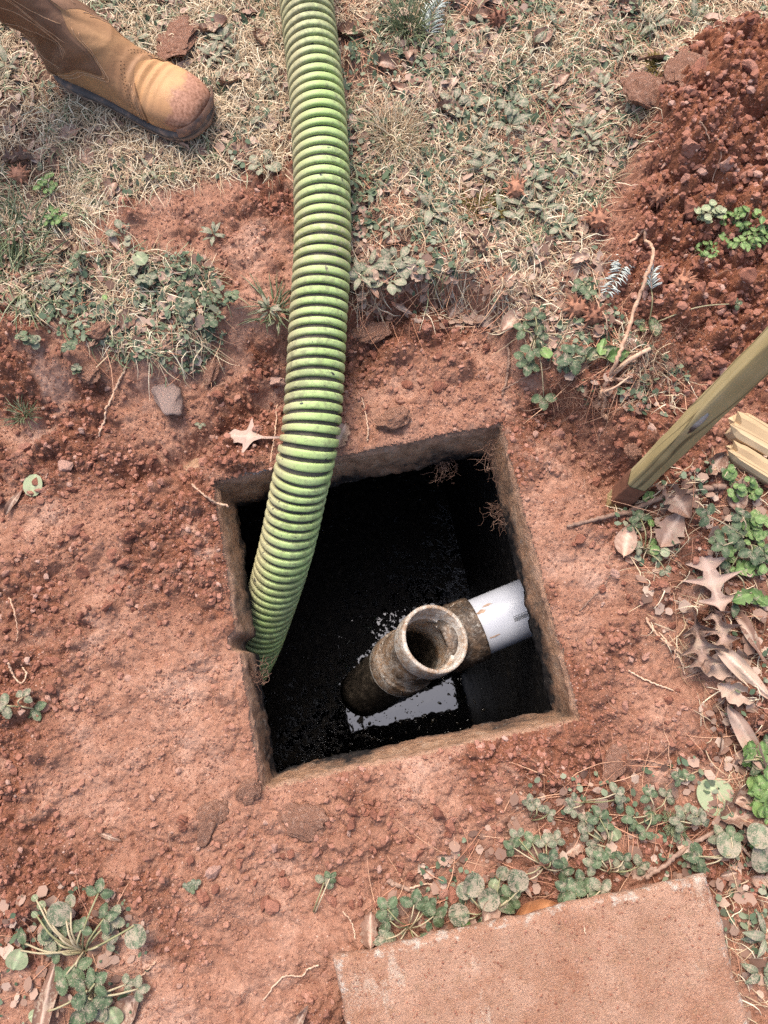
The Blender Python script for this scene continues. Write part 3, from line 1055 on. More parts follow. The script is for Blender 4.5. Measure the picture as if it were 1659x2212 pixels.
# ------------------------------------------------------------------ COVER SLAB
def slab_material():
    t = NT('soil_stained_slab')
    co = t.coord()
    n = t.noise(12, 6, 0.65, co)
    m = t.noise(60, 6, 0.7, co)
    f = t.noise(380, 4, 0.7, co)
    c = t.mix(t.step(n, 0.38, 0.66), (0.32, 0.152, 0.090), (0.47, 0.268, 0.180))
    c = t.mix(t.math('MULTIPLY', t.step(m, 0.52, 0.72), 0.7), c, (0.35, 0.235, 0.14))
    c = t.mix(t.math('MULTIPLY', t.step(f, 0.52, 0.75), 0.6), c, (0.45, 0.33, 0.25))
    c = t.mix(t.math('MULTIPLY', t.step(f, 0.48, 0.28), 0.35), c, (0.17, 0.078, 0.048))
    c = t.mix(t.math('MULTIPLY', t.step(t.noise(60, 5, 0.7, co), 0.52, 0.70), 0.5), c, (0.27, 0.125, 0.075))
    c = t.mix(t.math('MULTIPLY', t.step(t.noise(4, 4, 0.6, co), 0.45, 0.65), 0.45), c, (0.40, 0.25, 0.17))
    c = t.mix(t.math('MULTIPLY', t.step(t.math('ADD', t.noise(6, 5, 0.65, co, 0.5), t.math('MULTIPLY', t.math('SUBTRACT', m, 0.5), 0.5)), 0.50, 0.66), 0.6), c, (0.27, 0.112, 0.058))
    # white scrape marks and worn edges
    mp = t.n('ShaderNodeMapping')
    mp.inputs['Scale'].default_value = (1.0, 0.45, 1)
    mp.inputs['Rotation'].default_value = (0, 0, 0.3)
    t.l(co, mp.inputs['Vector'])
    w = t.noise(13, 5, 0.65, mp.outputs[0])
    c = t.mix(t.math('MULTIPLY', t.step(t.math('ADD', w, t.math('MULTIPLY', t.math('SUBTRACT', f, 0.5), 0.25)), 0.60, 0.68), 0.6), c, (0.54, 0.42, 0.32))
    wear = t.attr('wear')
    wk = t.step(t.math('ADD', wear, t.math('MULTIPLY', t.math('SUBTRACT', m, 0.5), 2.6)), 0.85, 1.15)
    c = t.mix(t.math('MULTIPLY', wk, 0.75), c, (0.55, 0.48, 0.40))
    nb = t.bump(t.noise(520, 4, 0.7, co), 0.8, 0.0018)
    nb = t.bump(t.noise(130, 5, 0.7, co), 0.8, 0.005, nb)
    return t.done(c, 0.92, 0.2, nb)


SLAB_Z = 0.072
sl = [G(720, 2068, SLAB_Z), G(1530, 1886, SLAB_Z)]
SW = np.linalg.norm(sl[1] - sl[0])
sang = math.atan2(sl[1][1] - sl[0][1], sl[1][0] - sl[0][0])


def build_slab():
    """slab in its own frame: x along its far edge, y away from the tank, bevelled and chipped edges"""
    n = 400
    q = n // 4
    per = []
    shear = 0.0
    for side in range(4):
        for k in range(q):
            s = k / q
            per.append([(s, 0), (1, s), (1 - s, 1), (0, 1 - s)][side])
    per = np.array(per)
    a = np.arange(n) * 4 * SW / n
    rings = []
    wear = []
    grid = [(0.0, 0.5), (0.0, 0.3)]
    prof = [(0.24, 0), (0.12, 0), (0.05, 0.0), (0.02, 0), (0.008, -0.0008), (0.002, -0.004), (0.0, -0.010), (0.006, -0.035), (0.014, -0.06), (0.02, -0.085), (0.05, -0.086)]
    for ins, z in prof:
        P = np.zeros((n, 3))
        cx = per - 0.5
        nz = (fbm(a, np.full(n, 2.0), 0.05, 501, 5) - 0.5) * (0.010 if z < 0 or ins < 0.03 else 0.0)
        nz += (vnoise(a, np.full(n, z * 10), 0.006, 503) - 0.5) * (0.003 if z < 0 else 0)
        ext = 0.5 - (ins + nz) / SW
        sc = ext / 0.5
        P[:, 0] = cx[:, 0] * sc * SW
        P[:, 1] = cx[:, 1] * sc * SW
        P[:, 2] = z + (fbm(P[:, 0], P[:, 1], 0.05, 505, 3) - 0.5) * 0.003
        rings.append(P)
        wear.append(np.full(n, 0.85 if -0.012 <= z and ins < 0.009 else (0.35 if ins < 0.03 and z >= -0.012 else 0.0)))
    c = np.zeros((n, 3)); c[:, 2] = 0
    rings.insert(0, c); wear.insert(0, np.zeros(n))
    V, F = loft(rings)
    slab_o = obj('concrete_cover', mesh_np('concrete_cover', V, F, slab_material(), {'wear': np.concatenate(wear)}))
    c = sl[0][:2] + 0.5 * SW * np.array([math.cos(sang), math.sin(sang)]) + 0.5 * SW * np.array([math.sin(sang), -math.cos(sang)])
    slab_o.location = (c[0], c[1], SLAB_Z)
    slab_o.rotation_euler = (0, 0, sang + math.pi)
    tag(slab_o, 'square concrete tank cover lying on the soil, stained orange by clay', 'tank cover')


build_slab()


# ------------------------------------------------------------------ WOODEN STAKE
def wood_material(name, stops, stretch, rough=0.75, crack=0.0):
    t = NT(name)
    mp = t.n('ShaderNodeMapping')
    mp.inputs['Scale'].default_value = stretch
    t.l(t.coord(), mp.inputs['Vector'])
    v = mp.outputs[0]
    n = t.noise(30, 6, 0.6, v)
    b = t.noise(6, 4, 0.6)
    c = t.ramp(t.math('ADD', t.math('MULTIPLY', n, 0.6), t.math('MULTIPLY', b, 0.4)), stops)
    k = t.noise(55, 3, 0.4, v)
    if crack:
        ck = t.step(t.math('ABSOLUTE', t.math('SUBTRACT', t.noise(26, 2, 0.4, v), 0.5)), 0.006 * crack, 0.0)
        c = t.mix(t.math('MULTIPLY', ck, 0.8), c, (0.05, 0.035, 0.015))
    return t.done(c, rough, 0.3, t.bump(k, 0.35, 0.0015))


M_STAKE = wood_material('olive_treated_timber', [(0.32, (0.17, 0.128, 0.052)), (0.5, (0.30, 0.232, 0.108)), (0.68, (0.41, 0.335, 0.195))], (1, 1, 0.07), 0.85, 2.2)
A0 = np.array([*on_ground(1358, 1058)])
A1 = np.array([0, 0, CAM_H]) + ray(1668, 748) * 0.90
sdv = A1 - A0
sln = 1.12
sdir = sdv / np.linalg.norm(sdv)
A_low = A0 - sdir * 0.10
zq = Vector(sdir).to_track_quat('Z', 'Y')
stake_rot = (zq.to_matrix() @ Matrix.Rotation(rad(28), 3, 'Z')).to_euler()
stake = tag(empty('wooden_stake', tuple(A_low), stake_rot), 'olive green treated wooden stake leaning out of the soil beside the opening', 'stake')


def build_stake():
    hw = 0.0158
    prof = []
    k = 8
    for sx, sy in ((1, 1), (-1, 1), (-1, -1), (1, -1)):
        a0 = {(1, 1): 0, (-1, 1): 90, (-1, -1): 180, (1, -1): 270}[(sx, sy)]
        for j in range(5):
            a = rad(a0 + j * 22.5)
            r = 0.0035
            prof.append((sx * (hw - r) + r * math.cos(a), sy * (hw - r) + r * math.sin(a)))
    prof = np.array(prof)
    # one corner carries wane: a flatter, rounder edge
    rings = []
    zs = np.linspace(0, sln, 140)
    for z in zs:
        pr = prof * (1 + 0.012 * (vnoise(np.array([z * 3]), np.array([1.0]), 0.1, 601)[0] - 0.5))
        nz = (vnoise(np.full(len(prof), z * 2.0), np.arange(len(prof)) * 0.3, 0.08, 603) - 0.5) * 0.0016
        pr = pr * (1 + nz / hw)[:, None]
        rings.append(np.c_[pr, np.full(len(prof), z)])
    V, F = loft(rings)
    n = len(prof)
    V = np.vstack([V, [0, 0, sln + 0.002]])
    L = (len(zs) - 1) * n
    cap = np.array([[L + j, L + (j + 1) % n, len(V) - 1] for j in range(n)])
    obj('timber', mesh_np('timber', V, [F, cap], M_STAKE), stake)
    # mud on the foot
    rings = []
    for z in np.linspace(0.07, 0.132, 12):
        j = (vnoise(np.arange(n) * 0.31, np.full(n, z * 30), 0.4, 607) - 0.5) * 0.002
        pr = prof * (1 + (0.0012 + j) / hw)[:, None]
        rings.append(np.c_[pr, np.full(n, z) + (vnoise(np.arange(n) * 0.4, np.full(n, 1.0), 1.0, 609) - 0.5) * 0.03 * (z - 0.07) / 0.06])
    V, F = loft(rings)
    obj('mud_coat', mesh_np('mud_coat', V, F, simple('wet_red_mud', [(0.3, (0.10, 0.040, 0.022)), (0.7, (0.20, 0.088, 0.05))], 40, 0.8, bstr=0.6)), stake)
    return prof


build_stake()
# the dark knot with dried resin, on the face towards the viewer
bpy.context.view_layer.update()
camv = Vector((0, 0, CAM_H))
Mi = stake.matrix_world.inverted()
lc = Mi @ camv
faces = [Vector((1, 0, 0)), Vector((-1, 0, 0)), Vector((0, 1, 0)), Vector((0, -1, 0))]
knot_t = 0.10 + float(np.linalg.norm(sdv)) * 0.60
vw = (lc - Vector((0, 0, knot_t))).normalized()
fn = max(faces, key=lambda f: f.dot(vw))
alt = sorted(faces, key=lambda f: -f.dot(vw))[1]


def build_knot():
    tv = alt
    c = fn * 0.0160 + tv * 0.006 + Vector((0, 0, knot_t))
    rings = []
    for rr, h in ((1.0, -0.0006), (0.85, 0.0010), (0.6, 0.0022), (0.3, 0.0030), (0.02, 0.0032)):
        ring = []
        for q in range(22):
            a = q / 22 * 2 * math.pi
            w = rr * (0.85 + 0.3 * random.random())
            p = c + tv * (math.cos(a) * 0.0048 * w) + Vector((0, 0, math.sin(a) * 0.030 * w)) + fn * h
            ring.append(tuple(p))
        rings.append(ring)
    V, F = loft(rings)
    t = NT('silvery_resin_knot')
    n = t.noise(60, 4, 0.6)
    sep = t.n('ShaderNodeSeparateXYZ')
    t.l(t.coord('Generated'), sep.inputs[0])
    cc = t.mix(t.step(t.math('ADD', sep.outputs['Z'], t.math('MULTIPLY', t.math('SUBTRACT', n, 0.5), 1.0)), 0.35, 0.66), (0.022, 0.019, 0.018), (0.25, 0.235, 0.22))
    m = t.done(cc, 0.45, 0.5, t.bump(n, 0.6, 0.002))
    obj('knot', mesh_np('knot', V, F, m), stake)


build_knot()


# ------------------------------------------------------------------ PERSON'S BOOT
def boot_leather(name, base, dark, scuff=0.0):
    t = NT(name)
    co = t.coord()
    n = t.noise(14, 5, 0.6, co)
    f = t.noise(220, 4, 0.6, co)
    c = t.mix(t.step(n, 0.35, 0.68), dark, base)
    c = t.mix(t.math('MULTIPLY', t.step(t.noise(5, 3, 0.5, co), 0.5, 0.7), 0.35), c, (0.30, 0.16, 0.11))
    if scuff:
        a = t.attr('toe')
        s = t.step(t.math('ADD', a, t.math('MULTIPLY', t.math('SUBTRACT', t.noise(40, 5, 0.65, co), 0.5), 1.0)), 0.45, 0.62)
        sc = t.mix(t.step(f, 0.35, 0.65), (0.20, 0.085, 0.045), (0.40, 0.20, 0.125))
        c = t.mix(s, c, sc)
    w = t.noise(30, 4, 0.6, co, 1.5)
    nb = t.bump(f, 0.25, 0.0008)
    nb = t.bump(w, 0.35, 0.004, nb)
    return t.done(c, 0.6, 0.3, nb)


M_VAMP = boot_leather('tan_leather', (0.47, 0.25, 0.10), (0.33, 0.165, 0.065), 1.0)
M_QUARTER = boot_leather('worn_tan_leather', (0.37, 0.20, 0.088), (0.24, 0.118, 0.052))
M_SHAFT = boot_leather('brown_leather', (0.20, 0.105, 0.056), (0.115, 0.055, 0.029))
M_SOLE = simple('dark_rubber_sole', [(0.35, (0.035, 0.032, 0.032)), (0.58, (0.10, 0.08, 0.07)), (0.66, (0.24, 0.15, 0.10))], 25, 0.8, bstr=0.4)
M_SOLE_MUD = simple('muddy_rubber', [(0.3, (0.14, 0.085, 0.06)), (0.7, (0.33, 0.20, 0.13))], 40, 0.85, bstr=0.6)
M_SEAM = simple('stitch_thread', [(0.3, (0.13, 0.065, 0.03)), (0.7, (0.22, 0.11, 0.05))], 90, 0.8)
M_PALE_STITCH = simple('pale_stitch_thread', [(0.3, (0.34, 0.19, 0.10)), (0.7, (0.48, 0.29, 0.17))], 90, 0.8)
M_JEANS = simple('navy_denim', [(0.3, (0.012, 0.016, 0.035)), (0.7, (0.03, 0.04, 0.075))], 400, 0.9)

TOE_Z = 0.095
TOE = G(449, 262, TOE_Z + 0.03)
FA = rad(-25.0)
FF = np.array([math.cos(FA), math.sin(FA), 0]); FL = np.array([-FF[1], FF[0], 0])
FLEN = 0.318
HEEL = np.array([TOE[0], TOE[1], 0]) - FF * FLEN
gz = max(float(hz(HEEL[0] + FF[0] * q, HEEL[1] + FF[1] * q)) for q in (0.03, 0.1, 0.2, 0.28))
HEEL[2] = gz - 0.004
person = tag(empty('person', tuple(HEEL), (0, 0, FA)), 'person stepping on the grass in a tan leather work boot with muddy toe', 'person')

# outline pairs: top / front curve T and bottom / back curve B in the (forward, up) plane, and half width
TB = [(0.3175, 0.034, 0.3175, 0.026, 0.012), (0.312, 0.056, 0.314, 0.021, 0.031), (0.300, 0.068, 0.303, 0.020, 0.042), (0.280, 0.0765, 0.284, 0.020, 0.0495), (0.255, 0.080, 0.255, 0.020, 0.0535), (0.225, 0.085, 0.22, 0.020, 0.0540),
      (0.198, 0.097, 0.180, 0.020, 0.0505), (0.175, 0.114, 0.135, 0.020, 0.0460), (0.158, 0.134, 0.085, 0.020, 0.0430), (0.146, 0.158, 0.040, 0.021, 0.0425), (0.140, 0.185, 0.010, 0.030, 0.0440),
      (0.138, 0.215, -0.002, 0.060, 0.0455), (0.141, 0.250, -0.004, 0.110, 0.0530), (0.148, 0.285, -0.006, 0.165, 0.0610), (0.154, 0.32, -0.010, 0.225, 0.0690), (0.158, 0.355, -0.014, 0.290, 0.0730), (0.160, 0.39, -0.016, 0.36, 0.0750)]
TBs = catmull(np.array(TB), 200)
NK = 96


def lean(p):
    """the leg leans outwards and back above the ankle"""
    w = np.maximum(p[..., 2] - 0.13, 0)
    q = p.copy()
    q[..., 0] -= 0.80 * w
    q[..., 1] -= 0.30 * w
    return q


def boot_ring(row, off=0.0, th=None):
    tu, tw, bu, bw, hw = row
    th = np.linspace(0, 2 * math.pi, NK, endpoint=False) if th is None else th
    cu, cw = (tu + bu) / 2, (tw + bw) / 2
    du, dw = (tu - bu) / 2, (tw - bw) / 2
    ln = math.hypot(du, dw) + 1e-9
    flatness = 1 if bw < 0.03 else max(0, 1 - (bw - 0.03) / 0.06)
    c, s = np.cos(th), np.sin(th)
    e = 0.80
    sc = np.sign(c) * np.abs(c) ** (np.where(c < 0, e - 0.25 * flatness, 0.92))
    ss = np.sign(s) * np.abs(s) ** (np.where(c < 0, 1 - 0.35 * flatness, 0.95))
    k = 1 + off / ln
    kw = hw + off
    P = np.zeros((len(th), 3))
    P[:, 0] = cu + du * k * sc
    P[:, 2] = cw + dw * k * sc
    P[:, 1] = kw * ss
    # creases across the instep and slouching folds in the shaft
    fold = math.exp(-((tu - 0.215) / 0.03) ** 2) if tw < 0.13 else 0
    P[:, 2] += np.where(c > 0, 0.0019 * fold * np.sin((P[:, 0]) * 420), 0)
    if tw > 0.12:
        amp = 0.0085 * min(1, (tw - 0.12) / 0.05)
        nn = (fbm(th * 0.05 + tw * 0.35, np.full(len(th), tw * 1.4) + np.sin(th) * 0.05, 0.045, 701, 3) - 0.5) * 2 * amp
        P[:, 1] += nn * s
        P[:, 0] += nn * c
    return lean(P)


def build_boot():
    rings = np.array([boot_ring(r) for r in TBs])
    V, F = loft(rings)
    V = np.vstack([V, rings[0].mean(0)])
    cap = np.array([[j, (j + 1) % NK, len(V) - 1] for j in range(NK)])[:, ::-1]
    boot = obj('boot', mesh_np('boot', V, [F, cap], M_QUARTER), person)
    S = np.linspace(0, 1, len(TBs))
    th = np.linspace(0, 2 * math.pi, NK + 1)

    def row(s):
        return [np.interp(s, S, TBs[:, i]) for i in range(5)]

    def shell(name, s0, s1, off, mat, n=60, attr=False):
        R = []
        ta = []
        for k in range(n + 1):
            ring = np.zeros((NK + 1, 3))
            for j, t in enumerate(th):
                a, b = s0(t), s1(t)
                s = a + (b - a) * k / n
                ed = min(k, n - k) / n
                o = off * min(1.0, 0.25 + 12 * ed)
                ring[j] = boot_ring(row(s), o, np.array([t]))[0]
            R.append(ring)
            ta.append(np.clip(1 - (ring[:, 0] * 0 + (0.318 - ring[:, 0]) / 0.085), 0, 1))
        R = np.array(R)
        V, F = loft(R, False)
        at = {'toe': np.clip(1 - (0.319 - V[:, 0]) / 0.10, 0, 1)}
        return obj(name, mesh_np(name, V, F, mat, at), boot), R

    wrap = lambda t: min(t, 2 * math.pi - t)            # 0 at the top or front, pi at the sole or back
    # vamp seam swings forward down the sides
    sv = lambda t: 0.335 + 0.035 * math.cos(wrap(t) * 2.2) + 0.0 * t - 0.03 * sm(wrap(t), 1.2, 2.4)
    # shaft overlay with a rounded tongue on each side
    def ss(t):
        w = wrap(t)
        return 0.60 - 0.135 * math.exp(-((w - 1.15) / 0.42) ** 2) + 0.02 * math.cos(w * 9) * 0.25
    vamp, RV = shell('vamp', lambda t: 0.004, sv, 0.0016, M_VAMP, 70)
    shaft, RS = shell('shaft', ss, lambda t: 0.995, 0.0030, M_SHAFT, 90)
    # raised seam along the back of the vamp, double stitching beside it
    seam = np.array([boot_ring(row(sv(t)), 0.0012, np.array([t]))[0] for t in th])
    obj('seam', tube_mesh('seam', seam[8:-8], 0.0011, M_SEAM, 6), boot)
    for d, m, r in ((0.018, M_PALE_STITCH, 0.0006), (0.026, M_PALE_STITCH, 0.0006)):
        pts = np.array([boot_ring(row(sv(t) + d), 0.0006, np.array([t]))[0] for t in th])
        obj('stitching', tube_mesh('stitching', pts[10:-10], r, m, 5), boot)
    for d in (0.014, 0.030):
        pts = np.array([boot_ring(row(ss(t) - d), 0.0006, np.array([t]))[0] for t in th])
        obj('stitching', tube_mesh('stitching', pts[6:-6], 0.0007, M_PALE_STITCH, 5), boot)
    # decorative flame stitching on the shaft
    items = []
    for kk in range(7):
        for sgn in (1, -1):
            t0 = 0.5 + 0.28 * kk
            pts = []
            for q in np.linspace(0, 1, 24):
                t = (t0 + 0.25 * math.sin(q * 6 + kk)) * sgn
                s = 0.60 + 0.35 * q
                pts.append(boot_ring(row(s), 0.0032, np.array([t % (2 * math.pi)]))[0])
            items.append(tube_vf(np.array(pts), 0.0007, 5))
    V, F = join_vf(items)
    obj('shaft_stitching', mesh_np('shaft_stitching', V, F, M_PALE_STITCH), boot)
    # punched holes: small dark studs set flush
    items = []
    for d in (0.042, 0.055):
        for t in np.linspace(0.25, 2.5, 22):
            for sg in (1, -1):
                tt = (t * sg) % (2 * math.pi)
                c = boot_ring(row(sv(tt) + d), 0.0003, np.array([tt]))[0]
                c2 = boot_ring(row(sv(tt) + d), 0.0012, np.array([tt]))[0]
                nr = (c2 - c) / (np.linalg.norm(c2 - c) + 1e-9)
                items.append(revolve([(0.0, 0.0013), (0.0004, 0.0010), (0.0004, 0.00001)], c, nr, 7))
    V, F = join_vf(items)
    obj('perforation', mesh_np('perforation', V, F, M_SEAM), boot)
    # sole: follows the plan outline, with a muddy tread below a dark midsole
    us = np.linspace(0, 1, 80)
    def outline(o):
        pts = []
        for sg in (1, -1):
            uu = us if sg == 1 else us[::-1]
            for u in uu:
                U = -0.004 + (FLEN + 0.009) * u
                w = np.interp(u, [0, .02, .06, .14, .25, .40, .55, .70, .82, .91, .96, .985, 1.0], [0.004, .018, .030, .0385, .0415, .0410, .047, .0545, .0565, .050, .038, .024, .003])
                pts.append((U, sg * (w + o)))
        return np.array(pts)
    def band(name, layers, mat):
        R = []
        for o, z in layers:
            q = outline(o)
            heel = np.where(q[:, 0] < 0.095, 0, np.where(q[:, 0] < 0.115, (q[:, 0] - 0.095) / 0.02, 1))
            toe_up = 0.010 * np.clip((q[:, 0] - 0.25) / 0.07, 0, 1) ** 2
            R.append(np.c_[q, np.full(len(q), z) + toe_up + (0.008 * heel * (1 - min(1, z / 0.02)) if z < 0.02 else 0)])
        top = R[-1].mean(0) + 0 * R[-1]
        bot = R[0].mean(0) + 0 * R[0]
        V, F = loft(np.array([bot] + R + [top]))
        return obj(name, mesh_np(name, V, F, mat), boot)
    band('sole', [(-0.003, 0.0), (0.0, 0.003), (0.001, 0.012), (0.0015, 0.0165)], M_SOLE_MUD)
    band('midsole', [(0.0005, 0.0168), (0.0025, 0.019), (0.0025, 0.026), (-0.001, 0.029)], M_SOLE)
    # rubber bumper over the toe cap
    R = []
    for q, zz in ((0.0022, 0.028), (0.0035, 0.034), (0.003, 0.042), (0.0005, 0.046)):
        pts = []
        for a in np.linspace(-1.15, 1.15, 40):
            u = 0.262 + 0.0575 * math.cos(a) ** 0.7 if abs(a) < 1.57 else 0.262
            v = 0.0565 * math.sin(a) / math.sin(1.15) * (1 if abs(a) > 0.0 else 1)
            pts.append((u + q * math.cos(a), v * 0.97 + q * math.sin(a), zz + 0.008 - 0.004 * abs(a)))
        R.append(pts)
    V, F = loft(np.array(R), False)
    obj('toe_bumper', mesh_np('toe_bumper', V, F, simple('scuffed_toe_rubber', [(0.35, (0.06, 0.05, 0.048)), (0.6, (0.26, 0.14, 0.09))], 45, 0.8, bstr=0.5)), boot)
    # trouser leg over the shaft
    R = []
    for k, w in enumerate(np.linspace(0, 1, 40)):
        c = np.array([0.074 - 0.02 * w, 0.0, 0.335 + 0.62 * w])
        a = np.linspace(0, 2 * math.pi, 48, endpoint=False)
        r = 0.094 + 0.004 * w + (fbm(a * 0.05, np.full(48, w), 0.06, 711, 3) - 0.5) * 0.02
        p = np.c_[c[0] + r * 1.02 * np.cos(a), c[1] + r * 0.95 * np.sin(a), np.full(48, c[2]) + 0.01 * np.cos(a)]
        R.append(lean(p))
    V, F = loft(np.array(R))
    obj('trouser_leg', mesh_np('trouser_leg', V, F, M_JEANS), person)


def sm(x, a, b):
    t = min(1, max(0, (x - a) / (b - a)))
    return t * t * (3 - 2 * t)


build_boot()


# ------------------------------------------------------------------ LEAVES: shared blade meshes
def blade(kind, seed, curl=0.12, fold=0.12, nu=14, nv=7):
    """one leaf of unit length along +x, stalk end at the origin"""
    r = np.random.default_rng(seed)
    t = np.linspace(0, 1, nu)
    v = np.linspace(-1, 1, nv)
    T, Vv = np.meshgrid(t, v, indexing='ij')
    sw = 0.0
    if kind == 'lance':
        hw = 0.13 * np.sin(np.pi * np.clip(t, 0, 1) ** 0.75) ** 0.9 + 0.012
    elif kind == 'narrow':
        hw = 0.10 * np.sin(np.pi * t ** 0.9) ** 0.8 + 0.008
    elif kind == 'spoon':
        hw = 0.05 + 0.17 * np.sin(np.pi * np.clip((t - 0.25) / 0.75, 0, 1)) ** 0.8
        hw = np.where(t > 0.97, 0.02, hw)
    elif kind == 'ovate':
        hw = 0.30 * np.sin(np.pi * t ** 0.8) ** 0.8 + 0.01
    elif kind == 'round':
        hw = 0.52 * np.sqrt(np.clip(1 - (2 * t - 1) ** 2, 0.0, 1)) + 0.01
    elif kind == 'leaflet':
        hw = 0.36 * np.sin(np.pi * np.clip(t, 0, 1) ** 1.05) ** 0.62 + 0.01
    elif kind == 'oak':
        hw = np.interp(t, [0, .10, .18, .23, .29, .33, .42, .50, .56, .60, .70, .79, .83, .92, 1], [.010, .012, .03, .07, .30, .09, .055, .12, .40, .11, .075, .27, .09, .06, .004])
        sw = 0.055
    elif kind == 'oak_small':
        hw = np.interp(t, [0, .36, .50, .585, .64, .74, .86, .94, 1], [.010, .022, .075, .34, .12, .10, .13, .05, .004])
        sw = 0.04
    elif kind == 'ragged':
        hw = 0.30 * np.sin(np.pi * t ** 0.9) ** 0.7 * (0.6 + 0.6 * r.random(nu)) + 0.01
    hw = np.repeat(hw[:, None], nv, 1)
    if kind in ('leaflet',):
        saw = 1 + 0.13 * np.where(np.abs(Vv) > 0.9, np.where(np.arange(nu) % 2 == 0, 1, -1)[:, None], 0)
        hw = hw * saw
    x = T + sw * np.abs(Vv) * (hw / 0.3)
    if kind == 'round':
        x = x - 0.10 * np.abs(Vv) * (1 - T) ** 3
    y = Vv * hw
    wig = (fbm(T * 1.0 + seed, Vv * 0.4, 0.35, 900 + seed, 2) - 0.5)
    z = curl * (r.uniform(-1, 1) * (T - 0.5) ** 2 * 2 + 0.35 * wig * 2) + fold * np.abs(Vv) * hw * r.uniform(0.4, 1.4)
    if kind in ('oak', 'ragged', 'ovate'):
        z = z + curl * 0.5 * np.abs(Vv) ** 2 * r.uniform(0, 1.2)
    if kind == 'spoon' or kind == 'lance':
        z = z + 0.22 * np.sin(np.pi * T * 0.85) * 0.6
    ids = np.arange(nu * nv).reshape(nu, nv)
    F = np.stack([ids[:-1, :-1], ids[1:, :-1], ids[1:, 1:], ids[:-1, 1:]], -1).reshape(-1, 4)
    P = np.stack([x, y, z], -1).reshape(-1, 3)
    vein = np.exp(-(Vv / 0.10) ** 2)
    side = np.clip(np.cos((T * 9 - np.abs(Vv) * 1.6) * 2 * np.pi) * 4 - 3, 0, 1) * 0.6
    vein = np.maximum(vein, side if kind in ('leaflet', 'ovate', 'oak', 'oak_small') else 0)
    return P, F, vein.ravel()


def blade_mesh(name, kind, seed, mat, **kw):
    P, F, ve = blade(kind, seed, **kw)
    return mesh_np(name, P, F, mat, {'vein': ve})


def multi_mesh(name, kind, angles, seed, mat, droop=0.2, **kw):
    """several leaflets from one point: a clover or strawberry leaf"""
    Vs = []; ve = []
    for q, a in enumerate(angles):
        P, F, w = blade(kind, seed + q, **kw)
        P = P.copy()
        P[:, 2] += -droop * P[:, 0] ** 2 + 0.06 * P[:, 0]
        P[:, 0] += 0.05
        c, s = math.cos(a), math.sin(a)
        P = np.c_[P[:, 0] * c - P[:, 1] * s, P[:, 0] * s + P[:, 1] * c, P[:, 2] + 0.01 * q]
        Vs.append((P, [F])); ve.append(w)
    V, F = join_vf(Vs)
    return mesh_np(name, V, F, mat, {'vein': np.concatenate(ve)})


TRI = (-1.45, 0.0, 1.45)
BL = {}
for k, (kind, mat, n, kw) in dict(
        strawberry=('leaflet', M_LEAF_DARK, 5, dict(nu=17, nv=5)), strawberry_dusty=('leaflet', M_LEAF_DUST, 4, dict(nu=17, nv=5))).items():
    BL[k] = [multi_mesh('leaf', kind, TRI, 11 * q + 3, mat, 0.25, curl=0.22, fold=0.3, **kw) for q in range(n)]
BL['clover'] = [multi_mesh('leaf', 'round', (-2.1, 0.0, 2.1), 7 * q + 5, M_LEAF_GREY if q % 2 else M_LEAF_DARK, 0.15, nu=8, nv=5) for q in range(4)]
for k, (kind, mat, n, kw) in dict(
        violet=('round', M_LEAF_PALE, 3, dict(curl=0.2, fold=0.25)), violet_dusty=('round', M_LEAF_DUST, 3, dict(curl=0.2, fold=0.25)), bright=('round', M_LEAF_BRIGHT, 4, dict(nu=9, nv=5, curl=0.2, fold=0.2)),
        bright_big=('ragged', M_LEAF_BRIGHT, 3, dict(nu=12, nv=7, curl=0.3)), lance=('lance', M_LEAF_GREY, 5, dict(nu=9, nv=5)), spoon=('spoon', M_LEAF_GREY, 5, dict(nu=9, nv=5)), small=('ovate', M_LEAF_BRIGHT, 4, dict(nu=7, nv=5)),
        dead=('ovate', M_DEAD, 6, dict(curl=0.28, fold=0.3)), dead_narrow=('narrow', M_DEAD, 5, dict(curl=0.4, fold=0.9)), dead_ragged=('ragged', M_DEAD, 6, dict(curl=0.32, fold=0.3)),
        oak_small=('oak_small', M_DEAD_PINK, 1, dict(nu=44, nv=7, curl=0.08, fold=0.05)), oak=('oak', M_DEAD_PINK, 3, dict(nu=44, nv=7, curl=0.12, fold=0.1)), oak_curled=('oak', M_DEAD_PINK, 3, dict(nu=40, nv=7, curl=0.5, fold=0.5)), orange=('ovate', M_DEAD_ORANGE, 1, dict(nu=24, nv=9, curl=0.2, fold=0.25)),
        dark_leaf=('ovate', M_LEAF_DARK, 3, dict(curl=0.25, fold=0.3))).items():
    BL[k] = [blade_mesh('leaf', kind, 31 * q + 7, mat, **kw) for q in range(n)]


def slope_at(x, y, e=0.012):
    return float((hz(x + e, y) - hz(x - e, y)) / (2 * e)), float((hz(x, y + e) - hz(x, y - e)) / (2 * e))


rl = random.Random(21)


def top_z(x, y, r=0.012):
    a = np.linspace(0, 2 * math.pi, 8, endpoint=False)
    return float(max(hz(x, y), np.mean(hz(x + r * np.cos(a), y + r * np.sin(a)))))


